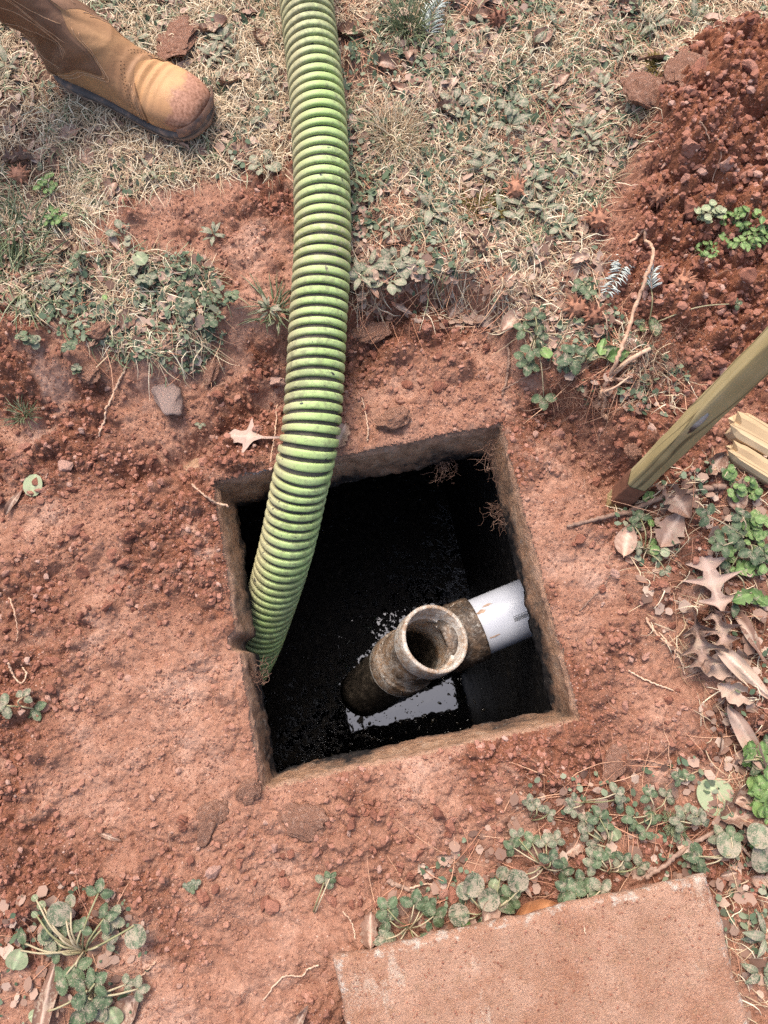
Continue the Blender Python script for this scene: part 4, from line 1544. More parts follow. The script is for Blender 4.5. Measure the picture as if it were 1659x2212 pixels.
def flat_leaf(name, kind, px, py, size, ang, label, cat='dead leaf', group=None, lift=0.003, var=None, tilt=0.18, world=None):
    """a loose leaf lying on the ground, its middle at the photograph point"""
    p = on_ground(px, py) if world is None else Vector((world[0], world[1], 0))
    a = rad(ang)
    x0 = p.x - math.cos(a) * size * 0.5; y0 = p.y - math.sin(a) * size * 0.5
    sx, sy = slope_at(p.x, p.y, 0.02)
    pitch = -math.atan(np.clip(sx * math.cos(a) + sy * math.sin(a), -0.3, 0.3))
    roll = math.atan(np.clip(-sx * math.sin(a) + sy * math.cos(a), -0.45, 0.45))
    zc = top_z(p.x, p.y, size * 0.35) + lift
    z0 = zc + math.sin(pitch) * size * 0.5
    me = BL[kind][rl.randrange(len(BL[kind])) if var is None else var]
    tx = roll + rl.uniform(-tilt, tilt); ty = pitch + rl.uniform(-tilt, tilt) * 0.5
    co = np.zeros(len(me.vertices) * 3, np.float32)
    me.vertices.foreach_get('co', co)
    R3 = np.array(Euler((tx, ty, a)).to_matrix()) * size
    Wv = co.reshape(-1, 3) @ R3.T
    need = hz(Wv[:, 0] + x0, Wv[:, 1] + y0) + 0.0012 - (Wv[:, 2] + z0)
    z0 += float(np.clip(np.percentile(need, 88), -0.006, 0.03)) + lift * 0.25
    o = obj(name, me, None, (x0, y0, z0), (tx, ty, a), size)
    return tag(o, label, cat, group)


def stem_mesh(A, B, sag, r=0.0009, mat=None, k=5):
    A = np.array(A, float); B = np.array(B, float)
    m = (A + B) / 2 + np.array([0, 0, sag])
    return tube_mesh('stem', catmull([A, m, B], 9), np.linspace(r * 1.2, r, 9), mat or M_STEM, k)


def plant(name, label, cat, base, leaves, group=None, stem_r=0.0010):
    """base: photograph point; leaves: (px, py, kind, size, height above ground, heading or None)"""
    b = on_ground(*base)
    root = tag(empty(name, (b.x, b.y, b.z)), label, cat, group)
    for (px, py, kind, size, h, head) in leaves:
        size *= 0.66 if kind.startswith('violet') else 0.78
        p = on_ground(px, py, h)
        d = math.atan2(p.y - b.y, p.x - b.x) if head is None else rad(head)
        me = BL[kind][rl.randrange(len(BL[kind]))]
        loc = Vector((p.x - b.x, p.y - b.y, p.z - b.z))
        lens = size if kind in ('strawberry', 'strawberry_dusty', 'clover') else size
        off = Vector((math.cos(d), math.sin(d), 0)) * (0.0 if kind in ('strawberry', 'strawberry_dusty', 'clover') else -size * 0.5)
        obj('leaf', me, root, loc + off, (rl.uniform(-0.3, 0.3), rl.uniform(-0.3, 0.25), d), lens)
        if (loc + off).length > 0.012:
            st = np.array([rl.uniform(-0.004, 0.004), rl.uniform(-0.004, 0.004), 0.0])
            if len(leaves) > 15 and stem_r < 0.0014:
                q = loc + off
                gzz = float(hz(b.x + q.x * 0.8, b.y + q.y * 0.8)) - b.z
                obj('stem', stem_mesh((q.x * 0.8, q.y * 0.8, min(gzz, q.z - 0.003)), q, 0.0, stem_r * 0.8), root)
            else:
                obj('stem', stem_mesh(st, loc + off, 0.010 + 0.10 * loc.length, stem_r), root)
    return root


def P8(x, y):      # points read in the enlarged quarters of the photograph
    return ((1250 + x / 1.3272) / 1.5069, (2500 + y / 1.3272) / 1.5069)


def P7(x, y):
    return ((x / 1.3272) / 1.5069, (2500 + y / 1.3272) / 1.5069)


def P6(x, y):
    return ((1250 + x / 1.3272) / 1.5069, (1667 + y / 1.3272) / 1.5069)


def P5(x, y):
    return ((x / 1.3272) / 1.5069, (1667 + y / 1.3272) / 1.5069)


def P4(x, y):
    return ((1250 + x / 1.3272) / 1.5069, (834 + y / 1.3272) / 1.5069)


def P3(x, y):
    return ((x / 1.3272) / 1.5069, (834 + y / 1.3272) / 1.5069)


def P2(x, y):
    return ((1250 + x / 1.3272) / 1.5069, (y / 1.3272) / 1.5069)


def P1(x, y):
    return ((x / 1.3272) / 1.5069, (y / 1.3272) / 1.5069)


SB, SD = 'strawberry', 'strawberry_dusty'
# -------- wild strawberry and violet plants by the cover
def lv(f, pts, kind, size, h=0.02):
    return [(*f(x, y), k if isinstance(k, str) else kind, size * (0.85 + 0.3 * rl.random()), h * (0.6 + 0.8 * rl.random()), None) for (x, y, *r) in pts for k in [(r[0] if r else kind)]]


plant('strawberry_plant', 'dusty wild strawberry plant sprawling along the far edge of the concrete cover, centre clump', 'plant', P8(690, 430),
      lv(P8, [(575, 300, SD), (640, 325), (700, 330, SD), (720, 405), (560, 345), (740, 310, SD), (770, 440)], SB, 0.022) + lv(P8, [(560, 470), (585, 500)], 'violet_dusty', 0.030))
plant('strawberry_plant', 'dark green strawberry plant pressed against the far edge of the concrete cover', 'plant', P8(850, 570),
      lv(P8, [(830, 540), (790, 530), (880, 545), (850, 500), (935, 530, SD)], SB, 0.027, 0.03))
plant('strawberry_plant', 'dusty strawberry plant with upright leaves and a pale yellow-green leaf, in red soil', 'plant', P8(960, 330),
      lv(P8, [(870, 230, SD), (930, 215), (960, 260), (880, 280, SD), (920, 330, SD)], SB, 0.021) + [(*P8(1000, 290), 'violet', 0.028, 0.015, -60)])
plant('strawberry_plant', 'strawberry plant with dark toothed leaves between the pale leaf and the cover', 'plant', P8(970, 450),
      lv(P8, [(940, 400), (915, 390, SD), (970, 385), (1015, 430, SD), (1035, 400), (1100, 425, SD), (905, 420, SD)], SB, 0.021))
plant('strawberry_plant', 'small strawberry seedling with three grey dusty leaves in bare red soil', 'plant', P8(640, 220), lv(P8, [(635, 150, SD), (660, 175, SD), (708, 200, SD)], SD, 0.017))
plant('strawberry_plant', 'strawberry runner with dusty leaves joined by long pale stems', 'plant', P8(860, 150), lv(P8, [(820, 145, SD), (815, 175), (1000, 110, SD), (1010, 135, SD)], SD, 0.019))
plant('strawberry_plant', 'strawberry plant on a long arching stem above the bent twig', 'plant', P8(1160, 180), lv(P8, [(1150, 125), (1075, 215), (1090, 245), (1170, 205), (1220, 125, SD), (1130, 275)], SB, 0.019))
plant('strawberry_plant', 'strawberry seedling with light splashed leaves under the pale green dead leaf', 'plant', P8(1340, 230), lv(P8, [(1350, 205, SD), (1370, 235), (1300, 195, SD), (1280, 230, SD)], SD, 0.021))
plant('strawberry_plant', 'pair of dark strawberry leaves on a thin stem at the dug edge of bare clay', 'plant', P8(1290, 60), lv(P8, [(1275, 45), (1305, 45)], SB, 0.017))
plant('strawberry_plant', 'clump of dark strawberry leaves left of the violets, with a drooping dusty leaf', 'plant', P8(100, 690),
      lv(P8, [(15, 610), (25, 660), (160, 605), (180, 610), (130, 590), (10, 740, SD), (50, 760, SD), (150, 760), (215, 770), (215, 640), (20, 810, SD)], SB, 0.025, 0.03))
plant('violet_plant', 'violet plant with large round soil-specked leaves behind the concrete cover', 'plant', P8(440, 620),
      [(*P8(385, 500), 'violet_dusty', 0.048, 0.03, 60), (*P8(345, 530), 'violet_dusty', 0.034, 0.025, 140), (*P8(455, 565), 'violet_dusty', 0.046, 0.025, 20), (*P8(575, 480), 'violet_dusty', 0.045, 0.025, 100),
       (*P8(515, 450), 'violet_dusty', 0.03, 0.02, 60), (*P8(320, 635), 'violet_dusty', 0.044, 0.02, 190), (*P8(365, 695), 'bright_big', 0.036, 0.012, -60), (*P8(450, 680), 'bright_big', 0.03, 0.012, -30),
       (*P8(525, 590), 'dark_leaf', 0.045, 0.02, -40), (*P8(545, 560), 'strawberry', 0.024, 0.02, None), (*P8(475, 500), 'violet', 0.026, 0.02, 70)])
plant('violet_plant', 'violet plant with broad leaves at the end of the bent twig', 'plant', P8(1480, 370),
      [(*P8(1490, 330), 'violet_dusty', 0.050, 0.03, 70), (*P8(1455, 300), SD, 0.024, 0.02, None), (*P8(1365, 385), SB, 0.026, 0.02, None), (*P8(1340, 380), SB, 0.022, 0.02, None), (*P8(1380, 420), SB, 0.022, 0.015, None),
       (*P8(1500, 300), SB, 0.022, 0.03, None)])
plant('violet_plant', 'bright green violet plant in the leaf litter at the edge of the cover side', 'plant', P8(1650, 300),
      [(*P8(1625, 290), 'violet_dusty', 0.05, 0.03, 60), (*P8(1635, 395), 'violet_dusty', 0.058, 0.03, -80), (*P8(1595, 330), 'bright', 0.02, 0.02, 200)])
plant('weed_plant', 'lush bright green weed at the border beside the tan folded leaf', 'plant', P8(1650, 120),
      [(*P8(1600 + rl.uniform(0, 80), 10 + rl.uniform(0, 230)), 'bright_big' if q % 3 else 'bright', 0.020 + 0.014 * rl.random(), 0.015 + 0.03 * rl.random(), rl.uniform(0, 360)) for q in range(26)])
plant('weed_plant', 'bright green weed climbing the edge next to the curled oak leaf strips', 'plant', P6(1655, 1060),
      [(*P6(1560 + rl.uniform(0, 110), 985 + rl.uniform(0, 140)), 'bright_big' if q % 2 else 'dark_leaf', 0.025 + 0.016 * rl.random(), 0.02, rl.uniform(0, 360)) for q in range(12)])
# -------- plants round the foot of the stake, at the edge of the dug hole
plant('strawberry_plant', 'strawberry plant hanging over the dug bank with grey-green toothed leaves', 'plant', P4(650, 370),
      lv(P4, [(605, 320), (655, 262), (665, 300), (665, 350), (640, 405), (625, 470), (610, 440), (700, 420, 'bright')], SB, 0.026, 0.02) + [(*P4(690, 610), SB, 0.028, 0.01, -90)])
plant('strawberry_plant', 'dark strawberry and ivy leaves in a row behind the long pale root', 'plant', P4(870, 460),
      [(*P4(815, 440), SB, 0.036, 0.02, 200), (*P4(870, 430), SB, 0.024, 0.02, None), (*P4(785, 470), SB, 0.018, 0.01, None), (*P4(905, 425), 'dark_leaf', 0.04, 0.02, 40), (*P4(940, 395), 'bright_big', 0.042, 0.03, 70),
       (*P4(1010, 435), 'bright_big', 0.05, 0.015, 10), (*P4(970, 410), 'dark_leaf', 0.04, 0.02, 30)])
plant('strawberry_plant', 'single dark strawberry sprig beside the white painted fir twig', 'plant', P4(880, 140), lv(P4, [(870, 130), (890, 110), (885, 155), (850, 125)], SB, 0.019))
plant('strawberry_plant', 'lone dark strip-shaped leaf and clover leaves by the long pale root', 'plant', P4(1130, 310),
      [(*P4(1160, 310), 'dark_leaf', 0.046, 0.01, 100), (*P4(1105, 290), 'clover', 0.012, 0.01, None), (*P4(1115, 315), 'bright', 0.015, 0.01, None), (*P4(1150, 120), SB, 0.018, 0.015, None), (*P4(1520, 205), SB, 0.014, 0.01, None)])
plant('strawberry_plant', 'strawberry seedlings with white hairy leaves by the dead curled leaf', 'plant', P6(1120, 170),
      [(*P6(1110, 30), SB, 0.024, 0.02, None), (*P6(1085, 65), SB, 0.018, 0.02, None), (*P6(1160, 130), 'bright', 0.017, 0.02, None), (*P6(1170, 165), 'bright', 0.02, 0.02, None), (*P6(1105, 155), SD, 0.016, 0.02, None),
       (*P6(1215, 175), 'violet', 0.022, 0.02, None), (*P6(1175, 190), SB, 0.014, 0.02, None), (*P6(1215, 250), SD, 0.016, 0.01, None), (*P6(1155, 45), 'bright', 0.016, 0.015, None)])
plant('strawberry_plant', 'strawberry patch with star-shaped toothed leaves among round bright leaves', 'plant', P6(1540, 130),
      lv(P6, [(1545, 110), (1465, 145), (1590, 170), (1640, 175), (1520, 85), (1500, 240), (1460, 120), (1400, 15), (1550, 20)], SB, 0.026, 0.03))
plant('ground_ivy', 'lobed bright green leaves lowest in the weed patch behind the stake', 'plant', P6(1550, 350),
      [(*P6(1540, 370), 'bright_big', 0.050, 0.02, 200), (*P6(1610, 370), 'bright_big', 0.05, 0.02, -40), (*P6(1560, 240), 'bright_big', 0.052, 0.02, 20), (*P6(1510, 425), 'dark_leaf', 0.03, 0.01, -100), (*P6(1640, 380), 'bright_big', 0.035, 0.02, 0)])


def round_patch(name, label, f, cx, cy, rx, ry, n, smin, smax, kind='bright'):
    L = []
    for q in range(n):
        a = rl.uniform(0, 2 * math.pi); r = math.sqrt(rl.random())
        L.append((*f(cx + rx * r * math.cos(a), cy + ry * r * math.sin(a)), kind, rl.uniform(smin, smax), rl.uniform(0.005, 0.025), rl.uniform(0, 360)))
    return plant(name, label, 'plant', f(cx, cy), L)


round_patch('ground_ivy', 'mat of round bright green leaves at the top of the weed patch beyond the stake', P6, 1600, 60, 60, 60, 36, 0.012, 0.020)
round_patch('ground_ivy', 'loose mat of small round leaves spreading round the star-shaped strawberry leaves', P6, 1570, 190, 90, 90, 40, 0.010, 0.018)
round_patch('ground_ivy', 'small round bright leaves between the split wood and the twig', P4, 1560, 1010, 70, 50, 24, 0.011, 0.020)
round_patch('ground_ivy', 'few round green leaves against the near end of the split wood', P4, 1480, 930, 25, 20, 5, 0.016, 0.030)
round_patch('ground_ivy', 'tiny light green sprout at the foot of the stake', P4, 1150, 1045, 25, 25, 6, 0.010, 0.016)
round_patch('ground_ivy', 'pale small leaved weed on the loose heap near the seed balls', P2, 1410, 915, 60, 40, 24, 0.012, 0.022, 'violet')
round_patch('weed_plant', 'bushy small leaved green weed half buried in the loose red heap', P2, 1560, 990, 110, 95, 130, 0.012, 0.022, 'small')
round_patch('weed_plant', 'smaller green weed below the bushy one at the foot of the heap', P2, 1400, 1080, 60, 35, 26, 0.010, 0.018, 'small')
round_patch('weed_plant', 'low rosette of tiny round leaves beside the dead brown leaf in dry grass', P1, 225, 935, 55, 35, 26, 0.012, 0.020, 'small')
round_patch('weed_plant', 'small leafy weed in dry grass below the boot', P1, 195, 790, 50, 40, 18, 0.012, 0.022, 'small')
# -------- bottom corner plant
plant('strawberry_plant', 'uprooted strawberry plant sprawling on bare soil in the near corner with long pale stems', 'plant', P7(365, 790),
      [(*P7(260, 620), 'violet_dusty', 0.05, 0.03, 130), (*P7(310, 570), 'violet_dusty', 0.026, 0.03, 90), (*P7(425, 540), SB, 0.026, 0.03, 80), (*P7(450, 650), SB, 0.026, 0.025, 20), (*P7(480, 655), SD, 0.026, 0.02, -20),
       (*P7(590, 730), 'violet_dusty', 0.046, 0.03, -70), (*P7(230, 680), SB, 0.03, 0.03, 150), (*P7(235, 740), SD, 0.032, 0.02, 170), (*P7(100, 720), 'dark_leaf', 0.032, 0.02, 110), (*P7(70, 835), 'violet', 0.045, 0.02, -110),
       (*P7(285, 895), SB, 0.034, 0.02, -100), (*P7(330, 860), SB, 0.028, 0.02, -60), (*P7(300, 700), SB, 0.024, 0.02, 120), (*P7(350, 700), SB, 0.022, 0.03, None), (*P7(255, 790), 'strawberry', 0.022, 0.02, None),
       (*P7(180, 590), 'violet', 0.018, 0.02, None), (*P7(150, 560), 'violet', 0.014, 0.02, None), (*P7(150, 630), 'violet', 0.015, 0.02, None), (*P7(465, 750), SD, 0.02, 0.02, None)], stem_r=0.0014)
plant('strawberry_plant', 'strawberry leaves in a drooping bunch at the bottom of the near corner', 'plant', P7(400, 960),
      [(*P7(395, 1000), SB, 0.036, 0.03, -90), (*P7(375, 960), SB, 0.03, 0.03, 150), (*P7(440, 1065), 'violet_dusty', 0.03, 0.02, -90), (*P7(340, 1080), 'dark_leaf', 0.05, 0.02, -130), (*P7(490, 1080), 'violet', 0.04, 0.02, -60),
       (*P7(595, 955), SD, 0.022, 0.02, None), (*P7(545, 935), SD, 0.018, 0.02, None), (*P7(410, 930), SB, 0.028, 0.03, 40), (*P7(150, 1070), 'violet', 0.026, 0.01, None)], stem_r=0.0014)
plant('strawberry_seedling', 'single pale seedling with toothed leaf on bare red soil near the cover', 'plant', P7(1365, 620), [(*P7(1400, 495), SD, 0.020, 0.02, 60), (*P7(1425, 475), SB, 0.015, 0.02, 40)])
plant('clover_sprig', 'tiny clover sprig alone on bare soil', 'plant', P7(825, 510), [(*P7(810, 510), 'clover', 0.010, 0.006, None), (*P7(845, 500), 'clover', 0.011, 0.008, None), (*P7(828, 525), 'clover', 0.009, 0.006, None)])
plant('strawberry_seedling', 'grey-green torn strawberry leaves at the dug rim of dark crumbs', 'plant', P5(85, 830),
      [(*P5(30, 835), SD, 0.026, 0.01, 200), (*P5(150, 850), SB, 0.026, 0.01, -60), (*P5(100, 800), SD, 0.02, 0.02, 60)], stem_r=0.0012)

# -------- clover and three-leaved weeds in the middle patch beyond the dug area
MIDPL = [(605, 10, 'violet', 0.034), (580, 55, 'clover', 0.018), (210, 115, 'clover', 0.020), (650, 95, 'clover', 0.015), (850, 55, SB, 0.018), (930, 170, SB, 0.020), (1010, 165, 'clover', 0.015), (905, 280, 'clover', 0.020), (875, 330, 'clover', 0.016),
         (790, 225, 'clover', 0.017), (820, 260, 'clover', 0.016), (95, 345, 'clover', 0.018), (140, 360, 'clover', 0.016), (760, 110, SB, 0.016), (760, 50, SB, 0.014), (455, 180, 'small', 0.022), (330, 15, SB, 0.018), (110, 235, 'clover', 0.015),
         (285, 395, 'clover', 0.012), (330, 480, 'clover', 0.012), (420, 520, 'clover', 0.012), (865, 725, SD, 0.012)]
names = ['large round pale', 'three-lobed dark', 'low dusty', 'shiny small', 'long stemmed', 'star-leaved', 'open hand-shaped', 'thin speckled']
LAND = ['beside the green hose', 'in the middle of the weed patch', 'at the frame edge of the weed patch', 'on the dug edge of bare soil']
for q, (x, y, kind, size) in enumerate(MIDPL):
    n = 1 if kind == 'violet' else rl.choice([1, 2, 2])
    L = []
    for j in range(n):
        dx, dy = (0, 0) if j == 0 else (rl.uniform(-38, 38), rl.uniform(-30, 30))
        L.append((*P3(x + dx, y + dy), kind, size * rl.uniform(0.75, 1.1), rl.uniform(0.012, 0.03), rl.uniform(0, 360)))
    plant('clover_plant' if kind == 'clover' else 'weed_plant', '', 'plant', P3(x + rl.uniform(-15, 15), y + 20), L, stem_r=0.0008)['auto'] = 'clover with %s leaf stalks' % ['one', 'one', 'two', 'three', 'four'][n] if kind == 'clover' else 'low green weed'


def rosette(px, py, n, ln, kind, spread=1.0):
    b = on_ground(px, py)
    ln *= 0.92
    root = empty('rosette_weed', (b.x, b.y, b.z + 0.002))
    a0 = rl.uniform(0, 360)
    for q in range(n):
        a = rad(a0 + q * 137.5 * spread + rl.uniform(-18, 18))
        L = ln * rl.uniform(0.65, 1.1)
        obj('leaf', BL[kind][rl.randrange(5)], root, (math.cos(a) * 0.004, math.sin(a) * 0.004, 0.003 + 0.0016 * q), (rl.uniform(-0.3, 0.3), -rl.uniform(0.0, 0.35), a), (L, L * rl.uniform(0.9, 1.5), L))
    root['category'] = 'plant'
    root['auto'] = ('%s rosette weed with %s leaves' % ('narrow-leaved' if kind == 'lance' else 'spoon-leaved', {4: 'four', 5: 'five', 6: 'six', 7: 'seven', 8: 'eight', 9: 'nine'}[n]))
    return root


ROS = [(550, 470, 7, .06), (540, 560, 6, .065), (450, 590, 5, .06), (430, 740, 8, .06), (420, 660, 5, .075), (650, 440, 7, .045), (700, 440, 6, .045), (940, 400, 7, .055), (930, 440, 6, .05), (860, 570, 8, .05), (880, 640, 8, .055), (920, 700, 6, .05),
       (640, 800, 7, .055), (600, 900, 6, .06), (720, 960, 7, .065), (690, 900, 6, .06), (760, 1000, 5, .06), (1000, 210, 7, .055), (1030, 250, 6, .05), (1150, 130, 8, .065), (1130, 180, 7, .05), (1210, 200, 6, .05), (1330, 100, 5, .07),
       (1060, 620, 6, .05), (1020, 650, 5, .045), (300, 470, 6, .055), (320, 500, 5, .05), (200, 920, 6, .055), (30, 1010, 5, .05), (560, 120, 6, .045), (640, 220, 5, .045), (120, 480, 6, .05), (60, 180, 5, .05), (380, 500, 5, .05), (800, 740, 5, .045),
       (340, 660, 6, .055), (500, 930, 6, .055), (1050, 520, 4, .05), (780, 640, 6, .045), (440, 130, 5, .045), (740, 130, 5, .045), (860, 260, 5, .045)]
for (x, y, n, ln) in [q for k, q in enumerate(ROS) if k % 3 != 2]:
    rosette(*P2(x, y), n, ln * rl.uniform(0.5, 0.68), 'lance' if rl.random() < 0.75 else 'spoon')
for (x, y, n, ln) in [(930, 1030, 9, .042), (970, 200, 8, .055), (920, 260, 7, .055), (1020, 300, 7, .05), (530, 40, 6, .045), (1180, 370, 6, .045), (1070, 560, 5, .05), (600, 190, 6, .05), (40, 300, 6, .05), (660, 750, 5, .045), (1140, 730, 6, .05), (1150, 340, 5, .045),
                      (760, 620, 5, .045), (540, 1030, 5, .045)]:
    rosette(*P1(x, y), n, ln * rl.uniform(0.5, 0.68), 'lance' if rl.random() < 0.5 else 'spoon')
for (x, y, n, ln) in [(1165, 240, 8, .036), (1200, 290, 6, .034), (1560, 100, 7, .05), (1600, 60, 7, .055)]:
    rosette(*P3(x, y), n, ln * 0.7, 'lance')
for (x, y, n, ln) in [(60, 40, 7, .055), (120, 60, 6, .05), (20, 120, 6, .05), (390, 50, 4, .03)]:
    rosette(*P4(x, y), n, ln * 0.65, 'spoon')
for (x, y, n, ln) in [(1640, 720, 6, .06), (1620, 880, 6, .05)]:
    rosette(*P8(x, y), n, ln * 0.8, 'lance')


# ------------------------------------------------------------------ grass tufts
def tuft(name, label, px, py, n, ln, spread, mat, up_=0.8, w=0.0011):
    b = on_ground(px, py)
    Vs = []
    rr = random.Random(int(px * 7 + py))
    rnd = []
    for q in range(n):
        a = rr.uniform(0, 2 * math.pi); L = ln * rr.uniform(0.5, 1.1)
        r0 = spread * math.sqrt(rr.random()) * 0.5
        bx, by = r0 * math.cos(a + rr.uniform(-1, 1)), r0 * math.sin(a + rr.uniform(-1, 1))
        lean_ = rr.uniform(0.2, 1.3)
        pts = []
        for s in np.linspace(0, 1, 5):
            pts.append((bx + math.cos(a) * L * s * math.sin(lean_ * (0.4 + 0.6 * s)), by + math.sin(a) * L * s * math.sin(lean_ * (0.4 + 0.6 * s)), max(0.002, L * s * math.cos(lean_ * (0.4 + 0.6 * s)) * up_)))
        V, F = tube_vf(np.array(pts), [w, w * 1.1, w, w * 0.7, w * 0.2], 3, False)
        Vs.append((V, F)); rnd.append(np.full(len(V), rr.random()))
    V, F = join_vf(Vs)
    o = obj(name, mesh_np(name, V, F, mat, {'rnd': np.concatenate(rnd)}), None, (b.x, b.y, b.z - 0.001))
    return tag(o, label, 'grass tuft')


tuft('grass_tuft', 'fine green grass tuft beside the white painted fir sprig', *P2(110, 130), 190, 0.075, 0.05, M_GREENGRASS, 0.9, 0.0008)
tuft('grass_tuft', 'thick tuft of grey-green grass blades at the border below the boot', *P3(40, 90), 95, 0.10, 0.12, M_GREENGRASS, 0.5, 0.0017)
tuft('grass_tuft', 'long bladed green grass at the frame edge next to the thick tuft', *P1(50, 1010), 60, 0.11, 0.10, M_GREENGRASS, 0.5, 0.0015)
tuft('grass_tuft', 'small mossy grass tuft on bare soil left of the grey rock', *P3(105, 690), 70, 0.035, 0.03, M_GREENGRASS, 0.9, 0.0007)
tuft('grass_tuft', 'dry tan grass clump just right of the hose', *P2(50, 590), 220, 0.075, 0.06, M_STRAW, 0.6, 0.0007)
tuft('grass_tuft', 'dark grass tuft half covered by the hose above the dug bank', *P3(1180, 230), 60, 0.06, 0.05, M_GREENGRASS, 0.6, 0.0012)
tuft('grass_tuft', 'pale green upright blades at the far border of the weedy ground', *P2(1250, 60), 60, 0.09, 0.09, M_GREENGRASS, 0.4, 0.0016)
tuft('moss_cushion', 'yellow-brown moss cushion between rosette weeds and a seed ball', *P2(420, 880), 420, 0.022, 0.07, M_MOSS, 0.8, 0.0009)
tuft('moss_cushion', 'mossy green cushion where the loose heap meets the weeds', *P2(1190, 285), 250, 0.02, 0.045, M_MOSS, 0.8, 0.0009)
tuft('moss_cushion', 'little bright moss cushion in the red soil under the strawberry runner', *P8(1255, 240), 160, 0.014, 0.03, M_GREENGRASS, 0.8, 0.0008)


# ------------------------------------------------------------------ painted fir sprigs, seed balls
def fir_sprig(name, label, px, py, ln, ang, n, nl=0.028):
    b = on_ground(px, py, 0.008)
    a = rad(ang)
    root = tag(empty(name, tuple(b), (0, 0, a)), label, 'fir sprig')
    spine = catmull([(-ln / 2, 0, 0.0), (-ln * .1, 0.005, 0.008), (ln / 2, 0, 0.002)], 14)
    obj('twig', tube_mesh('twig', spine, 0.0013, M_TWIG), root)
    Vs = []
    rr = random.Random(int(px))
    for q in range(n):
        s = (q + rr.random()) / n
        p = spine[min(13, int(s * 14))]
        sg = 1 if q % 2 else -1
        th = rad(rr.uniform(35, 70)) * sg
        L = nl * rr.uniform(0.7, 1.1) * (1 - 0.4 * s)
        e = p + np.array([math.cos(th) * L, math.sin(th) * L, rr.uniform(0, 0.012)])
        V, F = tube_vf(np.array([p, (p + e) / 2 + [0, 0, 0.003], e]), [0.0008, 0.0010, 0.0005], 4)
        Vs.append((V, F))
    V, F = join_vf(Vs)
    nd = obj('needle', mesh_np('needle', V, F, M_FLOCK), root)
    nd['kind'] = 'stuff'
    return root


fir_sprig('fir_sprig', 'white painted fir sprig lying by the loop of pale root', *P4(1000, 80), 0.075, 65 + 180, 70)
fir_sprig('fir_sprig', 'white painted fir sprig in the grass at the far edge beside the fine tuft', *P2(230, 65), 0.09, 70, 80)
fir_sprig('fir_sprig', 'small faded white fir tip beside the long pale root', *P4(1160, 100), 0.035, 80, 24, 0.018)


def seed_ball(label, px, py, r):
    b = on_ground(px, py)
    import bmesh
    bm = bmesh.new()
    bmesh.ops.create_icosphere(bm, subdivisions=2, radius=r * 0.62)
    V = np.array([v.co[:] for v in bm.verts]); F = np.array([[v.index for v in f.verts] for f in bm.faces])
    bm.free()
    items = [(V, [F])]
    rr = random.Random(int(px))
    for d in V / np.linalg.norm(V, axis=1)[:, None]:
        if rr.random() < 0.75:
            d = d + np.array([rr.uniform(-.15, .15) for _ in range(3)])
            d /= np.linalg.norm(d)
            items.append(revolve([(r * 0.5, r * 0.13), (r * 0.8, r * 0.085), (r * rr.uniform(0.98, 1.15), r * 0.012)], (0, 0, 0), d, 5))
    V, F = join_vf(items)
    o = obj('seed_ball', mesh_np('seed_ball', V, F, M_BURR, smooth=False), None, (b.x, b.y, b.z + r * 0.55), (rr.random() * 3, rr.random() * 3, 0))
    tag(o, label, 'seed ball')


for lab, p, r in (('spiky brown seed ball by the far edge, beside rosette weeds', P2(490, 110), 0.024), ('spiky brown seed ball near the yellow-brown moss cushion', P2(565, 840), 0.025),
                  ('spiky seed ball where the loose red heap meets the weeds, above the pale root loop', P2(915, 970), 0.026), ('dull seed ball embedded in the crumbly red heap', P2(1180, 865), 0.021),
                  ('left one of two spiky seed balls above the small tan leaf', P4(825, 240), 0.026), ('right one of two spiky seed balls, just above the small tan leaf', P4(900, 278), 0.026),
                  ('spiky seed ball on red soil right of the long pale root', P4(1275, 135), 0.024), ('dark seed ball in dry grass near the frame edge below the boot', P1(100, 775), 0.022)):
    seed_ball(lab, *p, r)


# ------------------------------------------------------------------ twigs, roots, straws
def stick(name, label, pts, r0, r1, mat, lift=0.004, cat='twig', wob=0.002, heights=None):
    W = []
    for q, (px, py) in enumerate(pts):
        h = lift if heights is None else heights[q]
        W.append(np.array(on_ground(px, py, h)))
    W = np.array(W)
    n = max(12, len(pts) * 9)
    C = catmull(W, n)
    C[:, 2] = np.maximum(C[:, 2], hz(C[:, 0], C[:, 1]) + r1 * 0.6)
    rr = np.random.default_rng(abs(hash(label)) % 1000 if False else len(label) * 7 + len(pts))
    C += rr.normal(0, wob * 0.3, C.shape)
    R = np.linspace(r0, r1, n) * (1 + rr.normal(0, 0.10, n))
    c = C.mean(0)
    o = obj(name, tube_mesh(name, C - c, R, mat, 7), None, tuple(c))
    return tag(o, label, cat)


root1 = stick('tree_root', 'long pale knobbly root curving from a loop down the red bank', [P4(1060, -60), P4(1110, -80), P4(1155, -40), P4(1160, 10), P4(1130, 100), P4(1080, 240), P4(1040, 360), P4(1000, 460), P4(960, 545), P4(935, 600), P4(930, 650), P4(960, 700)],
              0.0024, 0.0042, M_ROOT, 0.02, 'root', 0.003, [0.004, 0.012, 0.03, 0.035, 0.04, 0.04, 0.035, 0.03, 0.02, 0.012, 0.008, 0.002])
for lab, pts, ra, rb_ in (('a', [P4(965, 535), P4(1040, 465), P4(1100, 425), P4(1150, 400)], 0.0042, 0.0035), ('b', [P4(945, 590), P4(1000, 565), P4(1060, 520)], 0.0025, 0.0014)):
    W = np.array([np.array(on_ground(a, b, 0.018)) for a, b in pts])
    C = catmull(W, 24)
    obj('side_root', tube_mesh('side_root', C - np.array(root1.location), np.linspace(ra, rb_, 24), M_ROOT, 6), root1)
